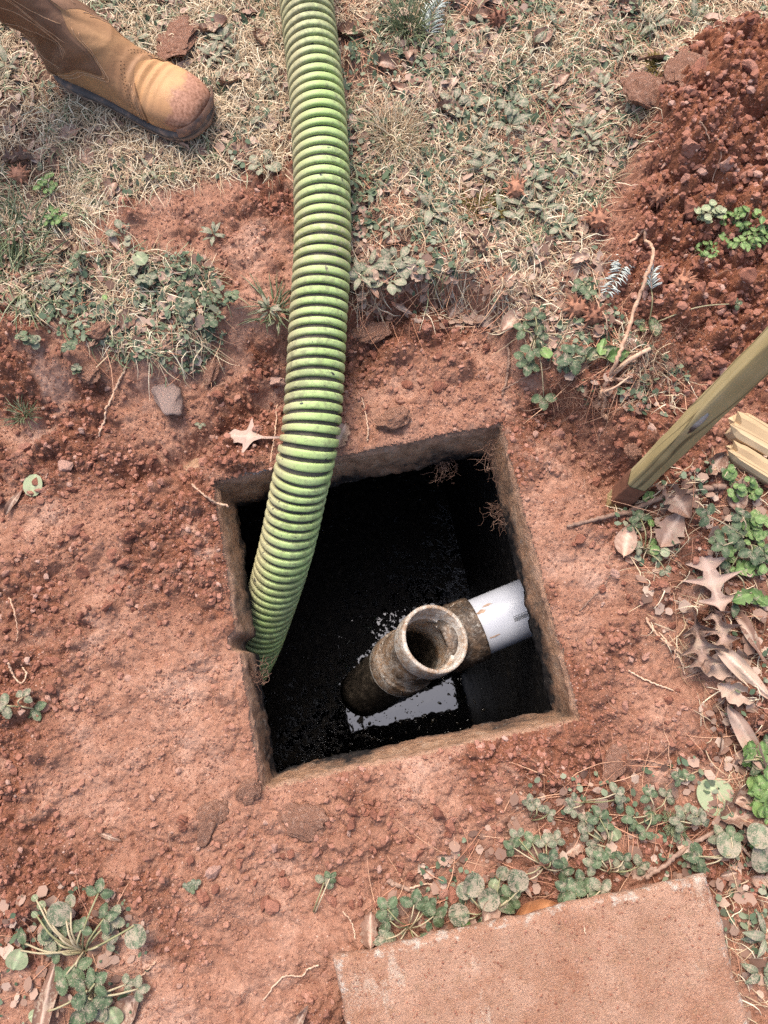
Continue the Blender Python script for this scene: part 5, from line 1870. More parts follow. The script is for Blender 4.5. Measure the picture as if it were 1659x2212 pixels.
stick('thin_root', 'thin brown root arching past the white painted fir sprig', [P4(985, -10), P4(930, 60), P4(910, 150), P4(930, 220), P4(960, 270), P4(962, 360)], 0.0016, 0.0010, M_ROOT, 0.012, 'root')
stick('twig', 'dark bark twig lying behind the foot of the stake', [P4(1060, 1105), P4(1180, 1050), P4(1300, 1020), P4(1400, 1000), P4(1475, 995)], 0.0045, 0.0055, M_TWIG, 0.006)
stick('twig', 'grey-brown twig running from under the stake towards the opening', [P6(790, 60), P6(880, 40), P6(980, 15), P6(1080, 0)], 0.0030, 0.0045, M_TWIG, 0.005)
stick('twig', 'grey twig bent at an angle above the corner of the concrete cover', [P8(1130, 475), P8(1200, 430), P8(1300, 350), P8(1390, 295), P8(1465, 270)], 0.0030, 0.0035, M_TWIG, 0.01)
stick('twig', 'thinner far end of the bent grey twig among violet leaves', [P8(1470, 272), P8(1530, 325), P8(1580, 380), P8(1640, 430)], 0.0026, 0.002, M_TWIG, 0.012)
stick('twig', 'short dark twig on the soil beside the violets', [P8(20, 490), P8(80, 515), P8(160, 540)], 0.0042, 0.003, M_TWIG, 0.004)
stick('twig', 'pale twig tip next to the short dark twig', [P8(110, 520), P8(190, 500), P8(265, 525)], 0.0016, 0.0012, M_ROOT, 0.005)
stick('straw', 'pale straw poking over the corner of the opening at the hose side', [P3(830, 985), P3(880, 1030), P3(930, 1065), P3(988, 1080)], 0.0016, 0.0022, M_ROOT, 0.005, 'straw')
stick('straw', 'upright pale straw crossing the stalk of the lobed oak leaf', [P3(1198, 640), P3(1190, 740), P3(1178, 820), P3(1168, 890)], 0.0012, 0.0010, M_ROOT, 0.012, 'straw')
stick('thin_root', 'thin dark root running down the dug bank beside the grey rock', [P3(545, 475), P3(510, 550), P3(470, 640), P3(455, 700), P3(428, 780)], 0.0022, 0.0016, M_ROOT, 0.004, 'root')
stick('thin_root', 'fine pale root right of the hose above the opening', [P3(1565, 610), P3(1580, 680), P3(1590, 750), P3(1585, 800)], 0.0010, 0.0012, M_ROOT, 0.004, 'root')
stick('twig', 'tan stick leaning at the corner of the dug bank', [P4(535, 380), P4(540, 450), P4(530, 530), P4(510, 600)], 0.0030, 0.0018, M_TWIG, 0.008)
stick('straw', 'brown straw from the dug bank corner towards the hanging strawberry plant', [P4(510, 580), P4(580, 540), P4(660, 505), P4(720, 480)], 0.0012, 0.0014, M_TWIG, 0.012, 'straw')
stick('twig', 'bent brown twig curled among the rosette weeds at the far side', [P2(395, 230), P2(420, 290), P2(440, 350), P2(470, 380)], 0.0035, 0.004, M_TWIG, 0.006)
stick('twig', 'short twig with a crooked end among weeds near the bent brown twig', [P2(530, 295), P2(600, 295), P2(680, 310), P2(735, 330)], 0.0024, 0.0018, M_TWIG, 0.006)
stick('thin_root', 'pale hooked root at the dug edge below the first seed balls', [P4(380, 185), P4(440, 215), P4(480, 240), P4(495, 290), P4(510, 330)], 0.0016, 0.001, M_ROOT, 0.006, 'root')
stick('thin_root', 'branching pale root lying across red soil beyond the opening, near the curled leaves', [P6(1130, 460), P6(1180, 530), P6(1260, 595), P6(1340, 630), P6(1460, 650)], 0.0022, 0.0014, M_ROOT, 0.006, 'root')
stick('thin_root', 'second strand of the branching pale root, ending in a hook', [P6(1190, 520), P6(1240, 580), P6(1280, 640), P6(1300, 700)], 0.0016, 0.0009, M_ROOT, 0.006, 'root')
stick('straw', 'straight straw on bare soil in the corner past the pipe', [P6(1055, 685), P6(1110, 715), P6(1180, 745), P6(1250, 770)], 0.0015, 0.0012, M_ROOT, 0.004, 'straw')
stick('straw', 'slanting straw on bare soil level with the white pipe', [P6(965, 300), P6(920, 350), P6(880, 390), P6(845, 425)], 0.0010, 0.0010, M_TWIG, 0.004, 'straw')
stick('thin_root', 'curled pale root on the dark crumbly soil at the frame edge', [P5(35, 650), P5(55, 700), P5(90, 740), P5(115, 700), P5(95, 670)], 0.0016, 0.0011, M_ROOT, 0.006, 'root')
stick('thin_root', 'hair-like pale root standing on the dark crumbly soil', [P5(40, 370), P5(60, 430), P5(75, 500), P5(72, 560)], 0.0012, 0.0008, M_ROOT, 0.012, 'root')
stick('straw', 'pale straw crossing the trodden soil near the bottom', [P7(675, 835), P7(640, 870), P7(600, 905), P7(560, 950)], 0.0011, 0.0009, M_ROOT, 0.005, 'straw')
stick('thin_root', 'forked root on the soil beside the cover, below the seedling', [P7(1375, 850), P7(1330, 870), P7(1300, 900), P7(1220, 905), P7(1140, 1000)], 0.0013, 0.0010, M_ROOT, 0.005, 'root')
stick('straw', 'thin bent straw on bare clay between the seedling and the cover corner', [P7(1480, 620), P7(1520, 670), P7(1535, 740)], 0.0010, 0.0009, M_ROOT, 0.005, 'straw')
stick('straw', 'long brown pine needle lying on the concrete cover', [P8(1410, 870), P8(1450, 950), P8(1500, 1030), P8(1540, 1095)], 0.0012, 0.0009, M_TWIG, 0.052, 'needle')
stick('thin_root', 'fine pale root clinging to the far part of the concrete cover', [P8(855, 605), P8(858, 650), P8(870, 715)], 0.0008, 0.0008, M_ROOT, 0.060, 'root')
stick('straw', 'curved dry stalk on the loose heap', [P2(1365, 520), P2(1400, 590), P2(1418, 680), P2(1420, 780)], 0.0011, 0.0011, M_ROOT, 0.012, 'straw')

# ------------------------------------------------------------------ hanging roots in the opening
def root_hairs(name, label, anchor, n, ln, spread, seed, drop=1.0, r=0.00035):
    rr = np.random.default_rng(seed)
    items = []; rnd = []
    for q in range(n):
        p = np.array([rr.normal(0, spread), rr.normal(0, spread), 0.0])
        d = np.array([rr.normal(0, 0.5), rr.normal(0, 0.5), -drop])
        pts = [p]
        L = ln * rr.uniform(0.3, 1.1)
        for s in range(6):
            d = d + rr.normal(0, 0.45, 3)
            d /= np.linalg.norm(d)
            pts.append(pts[-1] + d * L / 6)
        V, F = tube_vf(np.array(pts), np.linspace(r * 1.5, r * 0.6, 7), 3, False)
        items.append((V, F)); rnd.append(np.full(len(V), rr.random()))
    V, F = join_vf(items)
    o = obj(name, mesh_np(name, V, F, M_HAIR, {'rnd': np.concatenate(rnd)}), None, tuple(anchor))
    return tag(o, label, 'roots')


root_hairs('root_clump', 'brown root clump dangling from the far lip of the opening near its corner', UV(0.155, HS - 0.028, -0.088), 70, 0.035, 0.011, 1)
root_hairs('root_clump', 'brown mat of fine roots hanging along the pipe side of the opening', UV(HS - 0.014, 0.12, -0.088), 90, 0.045, 0.013, 2)
root_hairs('root_clump', 'small root tuft in the far corner of the opening', UV(HS - 0.020, HS - 0.03, -0.02), 40, 0.045, 0.010, 3)
root_hairs('root_clump', 'wisp of fine roots on the pipe side wall between corner and mat', UV(HS - 0.012, 0.19, -0.03), 30, 0.06, 0.012, 4)
root_hairs('root_clump', 'soil and root tuft on the hose side lip below the notch', UV(-HS + 0.014, NOTCH[1] - 0.055, -0.03), 70, 0.03, 0.010, 6)
root_hairs('root_clump', 'tangle of fine roots spread on the bank under the long pale root', on_ground(*P4(880, 560), 0.02), 170, 0.07, 0.035, 7, 0.1)
root_hairs('root_clump', 'tangle of fine tan roots beside the end of the broken root', on_ground(*P4(1180, 420), 0.014), 150, 0.06, 0.03, 8, 0.1)
root_hairs('root_clump', 'fine roots sticking out of the heap above the bushy weed', on_ground(*P2(1290, 1040), 0.014), 60, 0.05, 0.02, 9, 0.1)


# ------------------------------------------------------------------ split firewood, rock, big clods
def split_wood(name, label, a, b, w, th, seed):
    A = np.array(on_ground(*a)); B = np.array(on_ground(*b))
    d = B - A; L = np.linalg.norm(d)
    n = 22
    prof = np.array([(-1, -1), (-0.4, -1), (0.3, -1), (1, -0.8), (1.05, 0.1), (0.75, 0.85), (0.3, 1.0), (-0.2, 0.8), (-0.7, 0.95), (-1, 0.4)])
    rings = []
    for k in range(n):
        t = k / (n - 1)
        sc = 1 - 0.35 * (1 - sstep(0, 0.12, np.array(t))) * 0.6
        j = (fbm(np.arange(10) * 0.9 + t * 1.2, np.full(10, t * 0.6 + seed), 0.7, 805, 3) - 0.5) * 0.5
        rings.append(np.c_[np.full(10, t * L + 0.01 * np.sin(np.arange(10) * 2.1) * (k == 0)), prof[:, 0] * w / 2 * (sc + j * 0.3), (prof[:, 1] * (1 + j)) * th / 2])
    V, F = loft(np.array(rings))
    V = np.vstack([V, rings[0].mean(0), rings[-1].mean(0)])
    c1 = np.array([[(q + 1) % 10, q, len(V) - 2] for q in range(10)]); c2 = np.array([[(n - 1) * 10 + q, (n - 1) * 10 + (q + 1) % 10, len(V) - 1] for q in range(10)])
    o = obj(name, mesh_np(name, V, [F, np.vstack([c1, c2])], M_SPLIT, smooth=False), None, (A[0], A[1], max(A[2], B[2]) + th * 0.45), (0.15, -math.atan2(d[2], math.hypot(d[0], d[1])), math.atan2(d[1], d[0])))
    return tag(o, label, 'firewood')


M_SPLIT = wood_material('split_pale_wood', [(0.3, (0.25, 0.15, 0.075)), (0.5, (0.42, 0.29, 0.16)), (0.7, (0.56, 0.42, 0.26))], (0.08, 1, 1), 0.8, 1.5)
split_wood('split_wood', 'wider split piece of pale firewood behind the stake', P4(1500, 730), P4(1790, 900), 0.048, 0.030, 1.0)
split_wood('split_wood', 'narrower split piece of pale firewood, nearer the green leaves', P4(1490, 845), P4(1790, 1035), 0.034, 0.026, 4.0)


def lump_mesh(name, seed, sub, mat, rough=0.35, flat=(1, 1, 1), grain=0.10):
    import bmesh
    bm = bmesh.new()
    bmesh.ops.create_icosphere(bm, subdivisions=sub, radius=1.0)
    V = np.array([v.co[:] for v in bm.verts]); F = np.array([[v.index for v in f.verts] for f in bm.faces])
    bm.free()
    n = fbm(V[:, 0] + V[:, 2] * 0.7 + seed, V[:, 1] - V[:, 2] * 0.6, 0.9, 820 + seed, 4) - 0.5
    rs = np.random.default_rng(seed)
    for _ in range(14):
        d = rs.normal(0, 1, 3); d /= np.linalg.norm(d)
        h = V @ d
        cut = rs.uniform(0.5, 0.8)
        V = V - np.outer(np.maximum(h - cut, 0) * 0.85, d)
    g = fbm(V[:, 0] * 1.0 + V[:, 2] * 0.8 + seed * 3, V[:, 1] - V[:, 2] * 0.7, 0.22, 840 + seed, 4) - 0.5
    V = V * (1 + rough * 2 * n + grain * 2 * g)[:, None] * np.array(flat)
    return mesh_np(name, V, F, mat, None, sub > 3)


p = on_ground(*P3(705, 585))
ra = math.atan2(-0.75, 0.42)
tag(obj('rock', lump_mesh('rock', 3, 4, M_ROCK, 0.22), None, (p.x, p.y, p.z - 0.004), (0.1, 0.15, rad(118)), (0.058, 0.030, 0.020)), 'grey rock half buried in the dug red bank left of the hose', 'rock')
CLOD_L = [lump_mesh('clod', 10 + q, 5, M_SOIL, 0.45, (1, 1, 1), 0.22) for q in range(5)]
for lab, pp, sc in (('flat cake of trodden red clay on the grass beyond the boot toe', P1(775, 185), (0.050, 0.058, 0.012)), ('largest slab of red clay at the near end of the loose heap', P2(1180, 425), (0.062, 0.048, 0.024)),
                    ('brown slab of clay tilted on top of the loose heap', P2(1310, 320), (0.058, 0.045, 0.020)), ('round clod of clay on the crumbs below the opening', P7(900, 235), (0.036, 0.032, 0.016)),
                    ('flat round clod by the near corner of the opening, farther from the corner', P7(1330, 225), (0.040, 0.036, 0.013)), ('clay clod touching the near corner of the opening', P7(1085, 110), (0.019, 0.022, 0.013)),
                    ('reddish clod beside the dug bank, right of the grey rock', P3(910, 495), (0.030, 0.026, 0.016)), ('orange flat patch of clay by the near corner of the opening on the pipe side', P6(1000, 1085), (0.035, 0.022, 0.006)),
                    ('pale clod on the clay at the edge of the weed patch', P3(375, 500), (0.026, 0.022, 0.013)), ('rough clod in the small-leaved weed patch', P3(430, 335), (0.022, 0.020, 0.013)),
                    ('orange clod in the weeds beside the moss cushion', P2(830, 930), (0.030, 0.015, 0.012)), ('stone-like pale clod at the foot of the stake bank', P4(1080, 845), (0.015, 0.015, 0.012)),
                    ('pinkish clod beside the dry grass tuft', P2(545, 630), (0.028, 0.020, 0.014)), ('clay clod among rosettes near the loose heap', P2(1075, 570), (0.028, 0.018, 0.014)),
                    ('broad flat clod on the far bank right of the hose', P3(1600, 330), (0.04, 0.03, 0.010)), ('flat earthy clod beyond the far lip of the opening', P4(40, 715), (0.034, 0.024, 0.015))):
    q = on_ground(*pp)
    tag(obj('clay_clod', CLOD_L[rl.randrange(5)], None, (q.x, q.y, q.z + sc[2] * 0.35), (rl.uniform(-.15, .15), rl.uniform(-.15, .15), rl.uniform(0, 6.28)), sc), lab, 'clay clod')

# ------------------------------------------------------------------ single dead leaves
flat_leaf('oak_leaf', 'oak_small', *P3(1100, 792), 0.115, 172, 'lobed tan oak leaf lying on the far lip of the opening, touching the hose', 'dead leaf', None, 0.014, 0, 0.05)
flat_leaf('oak_leaf', 'oak', *P6(1400, 330), 0.125, 98, 'big pinkish lobed oak leaf standing out on the soil beside the weed patch', 'dead leaf', None, 0.012, 1, 0.05)
flat_leaf('oak_leaf', 'oak_curled', *P6(1440, 500), 0.08, -75, 'long tail of a torn oak leaf below the big pinkish one', 'dead leaf', None, 0.008, 2)
flat_leaf('oak_leaf', 'oak_curled', *P6(1345, 560), 0.10, -80, 'curled pale oak leaf beside the branching pale root', 'dead leaf', None, 0.012, 0)
flat_leaf('dead_leaf', 'dead', *P6(1040, 130), 0.058, 75, 'tan pointed leaf standing on edge by the strawberry seedlings', 'dead leaf', None, 0.014, 1, 0.5)
flat_leaf('dead_leaf', 'dead_narrow', *P6(1565, 540), 0.095, -70, 'narrow grey-brown leaf under the lobed green leaves', 'dead leaf', None, 0.008)
flat_leaf('dead_leaf', 'dead_narrow', *P6(1540, 690), 0.12, -55, 'long twisted brown leaf strip in the litter past the pipe', 'dead leaf', None, 0.008)
flat_leaf('dead_leaf', 'dead_ragged', *P6(1450, 660), 0.08, 190, 'crumpled reddish leaf beside the long twisted strip', 'dead leaf', None, 0.006)
flat_leaf('dead_leaf', 'dead_narrow', *P6(1545, 975), 0.12, -60, 'curved tan leaf strip leading to the lush weed at the border', 'dead leaf', None, 0.010)
flat_leaf('dead_leaf', 'dead_ragged', *P6(1510, 770), 0.055, 150, 'small pinkish crumpled leaf below the long twisted strip', 'dead leaf', None, 0.006)
flat_leaf('dead_leaf', 'dead', *P8(1565, 115), 0.06, 20, 'folded tan leaf by the lush weed at the border', 'dead leaf', None, 0.012, 2)
flat_leaf('pale_leaf', 'violet', *P8(1425, 115), 0.052, 100, 'pale green withered leaf lying flat by the folded tan leaf', 'leaf', None, 0.006)
flat_leaf('pale_leaf', 'violet', *P3(155, 990), 0.036, 80, 'pale green round leaf lying alone on bare red soil', 'leaf', None, 0.012)
flat_leaf('dead_leaf', 'dead_narrow', *P3(72, 1055), 0.06, 70, 'narrow brown leaf below the pale round leaf', 'dead leaf', None, 0.005)
flat_leaf('dead_leaf', 'orange', *P8(660, 615), 0.085, 12, 'orange-brown ribbed leaf leaning on the far edge of the concrete cover', 'dead leaf', None, 0.022, 0, 0.1)
flat_leaf('dead_leaf', 'dead_ragged', *P8(1560, 190), 0.085, 200, 'grey crumpled dead leaf between the withered leaf and the lush weed', 'dead leaf', None, 0.010)
flat_leaf('dead_leaf', 'dead_ragged', *P8(820, 340), 0.036, 30, 'small tan crumpled leaf among the dusty strawberry leaves', 'dead leaf', None, 0.006)
flat_leaf('dead_leaf', 'dead', *P8(440, 615), 0.05, -120, 'pointed tan leaf in the violet plant', 'dead leaf', None, 0.020)
flat_leaf('dead_leaf', 'dead_ragged', *P7(1600, 690), 0.05, 90, 'greyish dead leaf standing left of the strawberry clump by the cover', 'dead leaf', None, 0.008)
flat_leaf('dead_leaf', 'dead_narrow', *P7(215, 1010), 0.12, 85, 'dark curled leaf under the near corner strawberry plant', 'dead leaf', None, 0.008)
flat_leaf('dead_leaf', 'dead', *P7(560, 1030), 0.06, 50, 'tan leaf tip beside the drooping bunch in the near corner', 'dead leaf', None, 0.010)
flat_leaf('dead_leaf', 'dead_narrow', *P7(1300, 1080), 0.06, 60, 'pale split leaf lying at the bottom beside the cover', 'dead leaf', None, 0.008)
flat_leaf('dead_leaf', 'dead_narrow', *P7(475, 295), 0.04, -20, 'tiny brown curled leaf on the trodden soil below the opening', 'dead leaf', None, 0.004)
flat_leaf('dead_leaf', 'dead', *P4(920, 340), 0.026, 40, 'small tan leaf below the two spiky seed balls', 'dead leaf', None, 0.006)
flat_leaf('dead_leaf', 'dead_ragged', *P4(1260, 1070), 0.065, -60, 'folded brown leaf under the dark twig by the stake', 'dead leaf', None, 0.012)
flat_leaf('dead_leaf', 'dead', *P4(1510, 1040), 0.05, 100, 'curled tan leaf among the round leaves by the split wood', 'dead leaf', None, 0.012)
flat_leaf('dead_leaf', 'dead_ragged', *P6(1240, 70), 0.07, 60, 'reddish crumpled leaf between the strawberry seedlings and weed patch', 'dead leaf', None, 0.008)
flat_leaf('dead_leaf', 'dead_narrow', *P2(95, 410), 0.07, -35, 'curled tan leaf right of the hose with a folded edge', 'dead leaf', None, 0.010)
flat_leaf('dead_leaf', 'dead_narrow', *P2(310, 350), 0.07, 65, 'reddish narrow leaf near the bent brown twig', 'dead leaf', None, 0.008)
flat_leaf('dead_leaf', 'dead_ragged', *P1(930, 140), 0.055, 25, 'grey crumpled leaf beyond the clay cake by the boot', 'dead leaf', None, 0.010)
flat_leaf('dead_leaf', 'dead_narrow', *P1(495, 1045), 0.06, -55, 'rust brown narrow leaf on bare soil near the low rosette', 'dead leaf', None, 0.006)
flat_leaf('dead_leaf', 'dead_narrow', *P3(710, 110), 0.036, 60, 'light tan pod-shaped leaf in the weeds left of the hose', 'dead leaf', None, 0.006)
flat_leaf('dead_leaf', 'dead_narrow', *P3(570, 245), 0.036, -10, 'light tan leaf lying on the small-leaved weed patch', 'dead leaf', None, 0.010)
flat_leaf('dead_leaf', 'dead_ragged', *P3(1475, 780), 0.05, 70, 'red-brown crumpled leaf right of the hose above the opening', 'dead leaf', None, 0.008)

# ------------------------------------------------------------------ many dead leaves over the grass, labelled by what lies near
LM = {'the boot toe': (450, 235), 'the clay cake': P1(775, 185), 'the yellow-brown moss': P2(420, 880), 'the far seed ball': P2(490, 110), 'the moss seed ball': P2(565, 840), 'the bent brown twig': P2(430, 300),
      'the far fir sprig': P2(230, 65), 'the largest clay slab': P2(1180, 425), 'the dry grass clump': P2(50, 590), 'the near fir sprig': P4(1000, 80), 'the grey rock': P3(705, 585), 'the thick grass tuft': P3(40, 90), 'the low tiny-leaved rosette': P1(225, 935),
      'the boot heel': P1(240, 470), 'the hose at the frame top': (740, 20), 'the big oak leaf': P6(1400, 330), 'the concrete cover': P8(1400, 450), 'the stake foot': (1370, 1050), 'the split wood': P4(1560, 800), 'the fine green tuft': P2(110, 130),
      'the rust brown leaf': P1(495, 1045), 'the bushy weed': P2(1560, 990), 'the hanging strawberry plant': P4(650, 370), 'the far weed blades': P2(1250, 60), 'the crooked twig': P2(640, 300), 'the dull seed ball': P2(1180, 865)}
LM.update({'the near corner of the opening': (570, 1703), 'the notch in the opening': (505, 1385), 'the hose-side far corner of the opening': (465, 1040), 'the far corner of the opening': (1080, 915), 'the pipe-side near corner of the opening': (1250, 1555),
           'the pale round leaf': P3(155, 990), 'the lone clover sprig': P7(825, 510), 'the orange clay patch': P6(1000, 1085), 'the pale seedling': P7(1365, 620), 'the grey torn strawberry leaves': P5(85, 830), 'the white pipe': (1180, 1310),
           'the branching pale root': P6(1260, 595), 'the pale green weed on the heap': P2(1410, 915), 'the brown clay slab': P2(1310, 320), 'the curved dry stalk': P2(1410, 650), 'the lobed oak leaf by the hose': P3(1095, 790), 'the round clay clod': P7(900, 235),
           'the near corner plant': P7(365, 790), 'the flat earthy clod': P4(40, 715), 'the long pale root': P4(940, 640), 'the curled pale root': P5(90, 700), 'the tan stick': P4(530, 530), 'the flat round clod': P7(1330, 225)})
LMW = {k: np.array(on_ground(*v)) for k, v in LM.items()}
DIRS = ['to the right of', 'up and right of', 'directly above', 'up and left of', 'to the left of', 'down and left of', 'directly below', 'down and right of']
USED = set()


def auto_label(o, what):
    p = np.array(o.location)
    for k, q in sorted(LMW.items(), key=lambda kv: np.linalg.norm(kv[1][:2] - p[:2])):
        d = p - q
        dist = np.linalg.norm(d[:2])
        w = DIRS[int(round(math.atan2(d[1], d[0]) / (math.pi / 4))) % 8]
        for rng_, word in ((0.03, 'touching'), (0.08, 'close,'), (0.16, 'a hand away,'), (0.30, 'well away,'), (9, 'far off,')):
            if dist < rng_:
                break
        s = '%s %s %s %s' % (what, word, w, k) if word != 'touching' else '%s touching %s' % (what, k)
        if s not in USED and len(s.split()) <= 16:
            USED.add(s)
            return s
    return None


for o in list(COL.objects):
    if 'auto' in o.keys():
        o['label'] = auto_label(o, o['auto']) or o['auto'] + ' in the weedy grass'
        o['group'] = 'weeds in the grass'
        del o['auto']


def veg_points(n, poly, seed, ok=None, wide=False):
    r = np.random.default_rng(seed)
    lo, hi = poly.min(0), poly.max(0)
    lo = np.maximum(lo, [-1.35, -0.6] if wide else [-0.86, -0.5]); hi = np.minimum(hi, [1.25, 2.3] if wide else [0.8, 1.5])
    out = []
    while len(out) < n:
        p = r.uniform(lo, hi, (n, 2))
        m = inside(p[:, 0], p[:, 1], poly)
        if ok is not None:
            m &= r.random(n) < ok(p[:, 0], p[:, 1])
        out += list(p[m])
    return np.array(out[:n])


def off_things(x, y):
    """False on the hose, the boot, the opening and the cover"""
    m = hole_sd(x, y) > 0.01
    m &= seg_dist(x, y, [tuple(q[:2]) for q in HC[::25]]) > 0.045
    return m


ADJ = {'dead': ['pale tan', 'broad brown', 'folded tan', 'faded pinkish'], 'dead_narrow': ['narrow tan', 'slim curled', 'long straw-brown', 'thin twisted'], 'dead_ragged': ['crumpled brown', 'torn tan', 'ragged reddish', 'shrivelled grey-brown'], 'oak_curled': ['lobed curled']}
pts = np.vstack([veg_points(95, G_RIGHT, 1), veg_points(45, G_LEFT, 2), veg_points(14, G_MID, 3), veg_points(16, G_SPARSE, 4), veg_points(9, G_RBOT, 5), veg_points(8, G_STRIP, 6)])
cnt = 0
for (x, y) in pts:
    if not off_things(np.array([x]), np.array([y]))[0]:
        continue
    kind = rl.choices(['dead', 'dead_narrow', 'dead_ragged', 'oak_curled'], [3, 3, 4, 0.4])[0]
    size = rl.uniform(0.022, 0.055)
    o = flat_leaf('dead_leaf', kind, 0, 0, size, rl.uniform(0, 360), '', 'dead leaf', 'dead leaves strewn over the ground', rl.uniform(0.004, 0.010), None, 0.3, (x, y))
    a = rl.choice(ADJ[kind]) + (' small' if size < 0.032 else (' large' if size > 0.047 else '')) + ' dead leaf'
    o['label'] = auto_label(o, a) or 'dead leaf half hidden in the weeds'

# ------------------------------------------------------------------ STUFF: dry grass, small weeds, litter, needles, crumbs
def blades_np(name, label, P2d, length, width, arc, mat, seed, K=4, bend=0.9, lift=0.002, cat='grass', hugg=0.7):
    r = np.random.default_rng(seed)
    n = len(P2d)
    L = length[0] + (length[1] - length[0]) * r.random(n) ** 1.5
    a = r.uniform(0, 2 * np.pi, n)
    b = r.normal(0, bend, n)
    x = P2d[:, 0].copy(); y = P2d[:, 1].copy()
    xs = [x]; ys = [y]; aa = [a]
    for k in range(K):
        ak = a + b * (k + 0.5) / K
        x = x + np.cos(ak) * L / K; y = y + np.sin(ak) * L / K
        xs.append(x); ys.append(y); aa.append(ak)
    X = np.stack(xs, 1); Y = np.stack(ys, 1); A = np.stack(aa, 1)
    S = np.linspace(0, 1, K + 1)[None, :]
    h0 = hz(X[:, :1], Y[:, :1])
    H = hz(X, Y)
    arcv = (arc[0] + (arc[1] - arc[0]) * r.random(n) ** 2)[:, None]
    rise = r.uniform(-0.2, 0.7, n)[:, None] * arcv
    Z = np.maximum(H, h0 * (1 - hugg) + H * hugg) + lift * r.random(n)[:, None] + 4 * arcv * S * (1 - S) + np.maximum(rise, 0) * S
    W = (width[0] + (width[1] - width[0]) * r.random(n))[:, None] * (1 - 0.75 * S ** 2)
    tw = r.uniform(-0.9, 0.9, n)[:, None]
    nx, ny = -np.sin(A) * np.cos(tw), np.cos(A) * np.cos(tw)
    nzv = np.sin(tw) * np.ones_like(nx)
    V = np.stack([np.stack([X - nx * W / 2, Y - ny * W / 2, Z - nzv * W / 2], -1), np.stack([X + nx * W / 2, Y + ny * W / 2, Z + nzv * W / 2], -1)], 2)
    m = (K + 1) * 2
    base = np.arange(n)[:, None] * m
    F = np.concatenate([np.stack([base[:, 0] + 2 * k, base[:, 0] + 2 * k + 1, base[:, 0] + 2 * k + 3, base[:, 0] + 2 * k + 2], -1) for k in range(K)])
    rnd = np.repeat(r.random(n), m)
    o = obj(name, mesh_np(name, V.reshape(-1, 3), F, mat, {'rnd': rnd}))
    o['label'] = label; o['category'] = cat; o['kind'] = 'stuff'
    return o


def clumpy(seed, lo=0.38, hi=0.6, sc=0.07):
    def f(x, y):
        return sstep(lo, hi, fbm(x, y, sc, seed, 3)) * off_things(x, y)
    return f


def thin(p):
    return p[off_things(p[:, 0], p[:, 1])]


pl = thin(np.vstack([veg_points(9000, G_LEFT, 111, lambda x, y: 1.0 * ((x < -0.84) | (y > 1.47)), True), veg_points(7000, G_RIGHT, 112, lambda x, y: 1.0 * ((x > 0.78) | (y > 1.47)), True)]))
blades_np('dry_grass', 'tan dormant grass on the ground farther out beyond the picture edge', pl, (0.02, 0.06), (0.0010, 0.0024), (0.001, 0.016), M_STRAW, 25, 3)
pl = thin(np.vstack([veg_points(19000, G_LEFT, 11, clumpy(1001, 0.28, 0.5)), veg_points(13000, G_RIGHT, 12, clumpy(1002, 0.30, 0.56)), veg_points(1700, G_MID, 13, clumpy(1003)), veg_points(900, G_SPARSE, 14, clumpy(1004)), veg_points(900, G_RBOT, 15)]))
blades_np('dry_grass', 'tan dormant grass matted over the ground round the boot and hose', pl, (0.02, 0.06), (0.0008, 0.0019), (0.001, 0.016), M_STRAW, 21)
pl = thin(np.vstack([veg_points(1600, G_LEFT, 31, clumpy(1011, 0.5, 0.65)), veg_points(2600, G_RIGHT, 32, clumpy(1012, 0.45, 0.62)), veg_points(500, G_MID, 33)]))
blades_np('green_grass', 'short grey-green grass scattered through the dry grass', pl, (0.02, 0.055), (0.0012, 0.0026), (0.002, 0.014), M_GREENGRASS, 22)
pl = thin(np.vstack([veg_points(2400, G_RIGHT, 41), veg_points(400, G_LEFT, 42), veg_points(130, G_MID, 43), veg_points(260, G_SPARSE, 44), veg_points(200, G_RBOT, 45), veg_points(220, G_STRIP, 46), veg_points(40, G_BL, 47)]))
blades_np('pine_needles', 'reddish fallen pine needles lying over grass and soil', pl, (0.04, 0.11), (0.0008, 0.0015), (0.001, 0.008), M_NEEDLE, 23, 5, 0.35, 0.004, 'needles', 0.5)
ALLSOIL = GP([(-100, 350), (1700, 350), (1750, 2300), (-100, 2300)], 0.02)
pl = thin(veg_points(420, ALLSOIL, 48))
blades_np('root_fibres', 'short pale root fibres and straw bits in the bare red soil', pl, (0.012, 0.045), (0.0006, 0.0011), (0.001, 0.007), M_ROOT_STUFF if 'M_ROOT_STUFF' in globals() else M_HAIR, 24, 5, 1.2, 0.003, 'roots', 0.5)


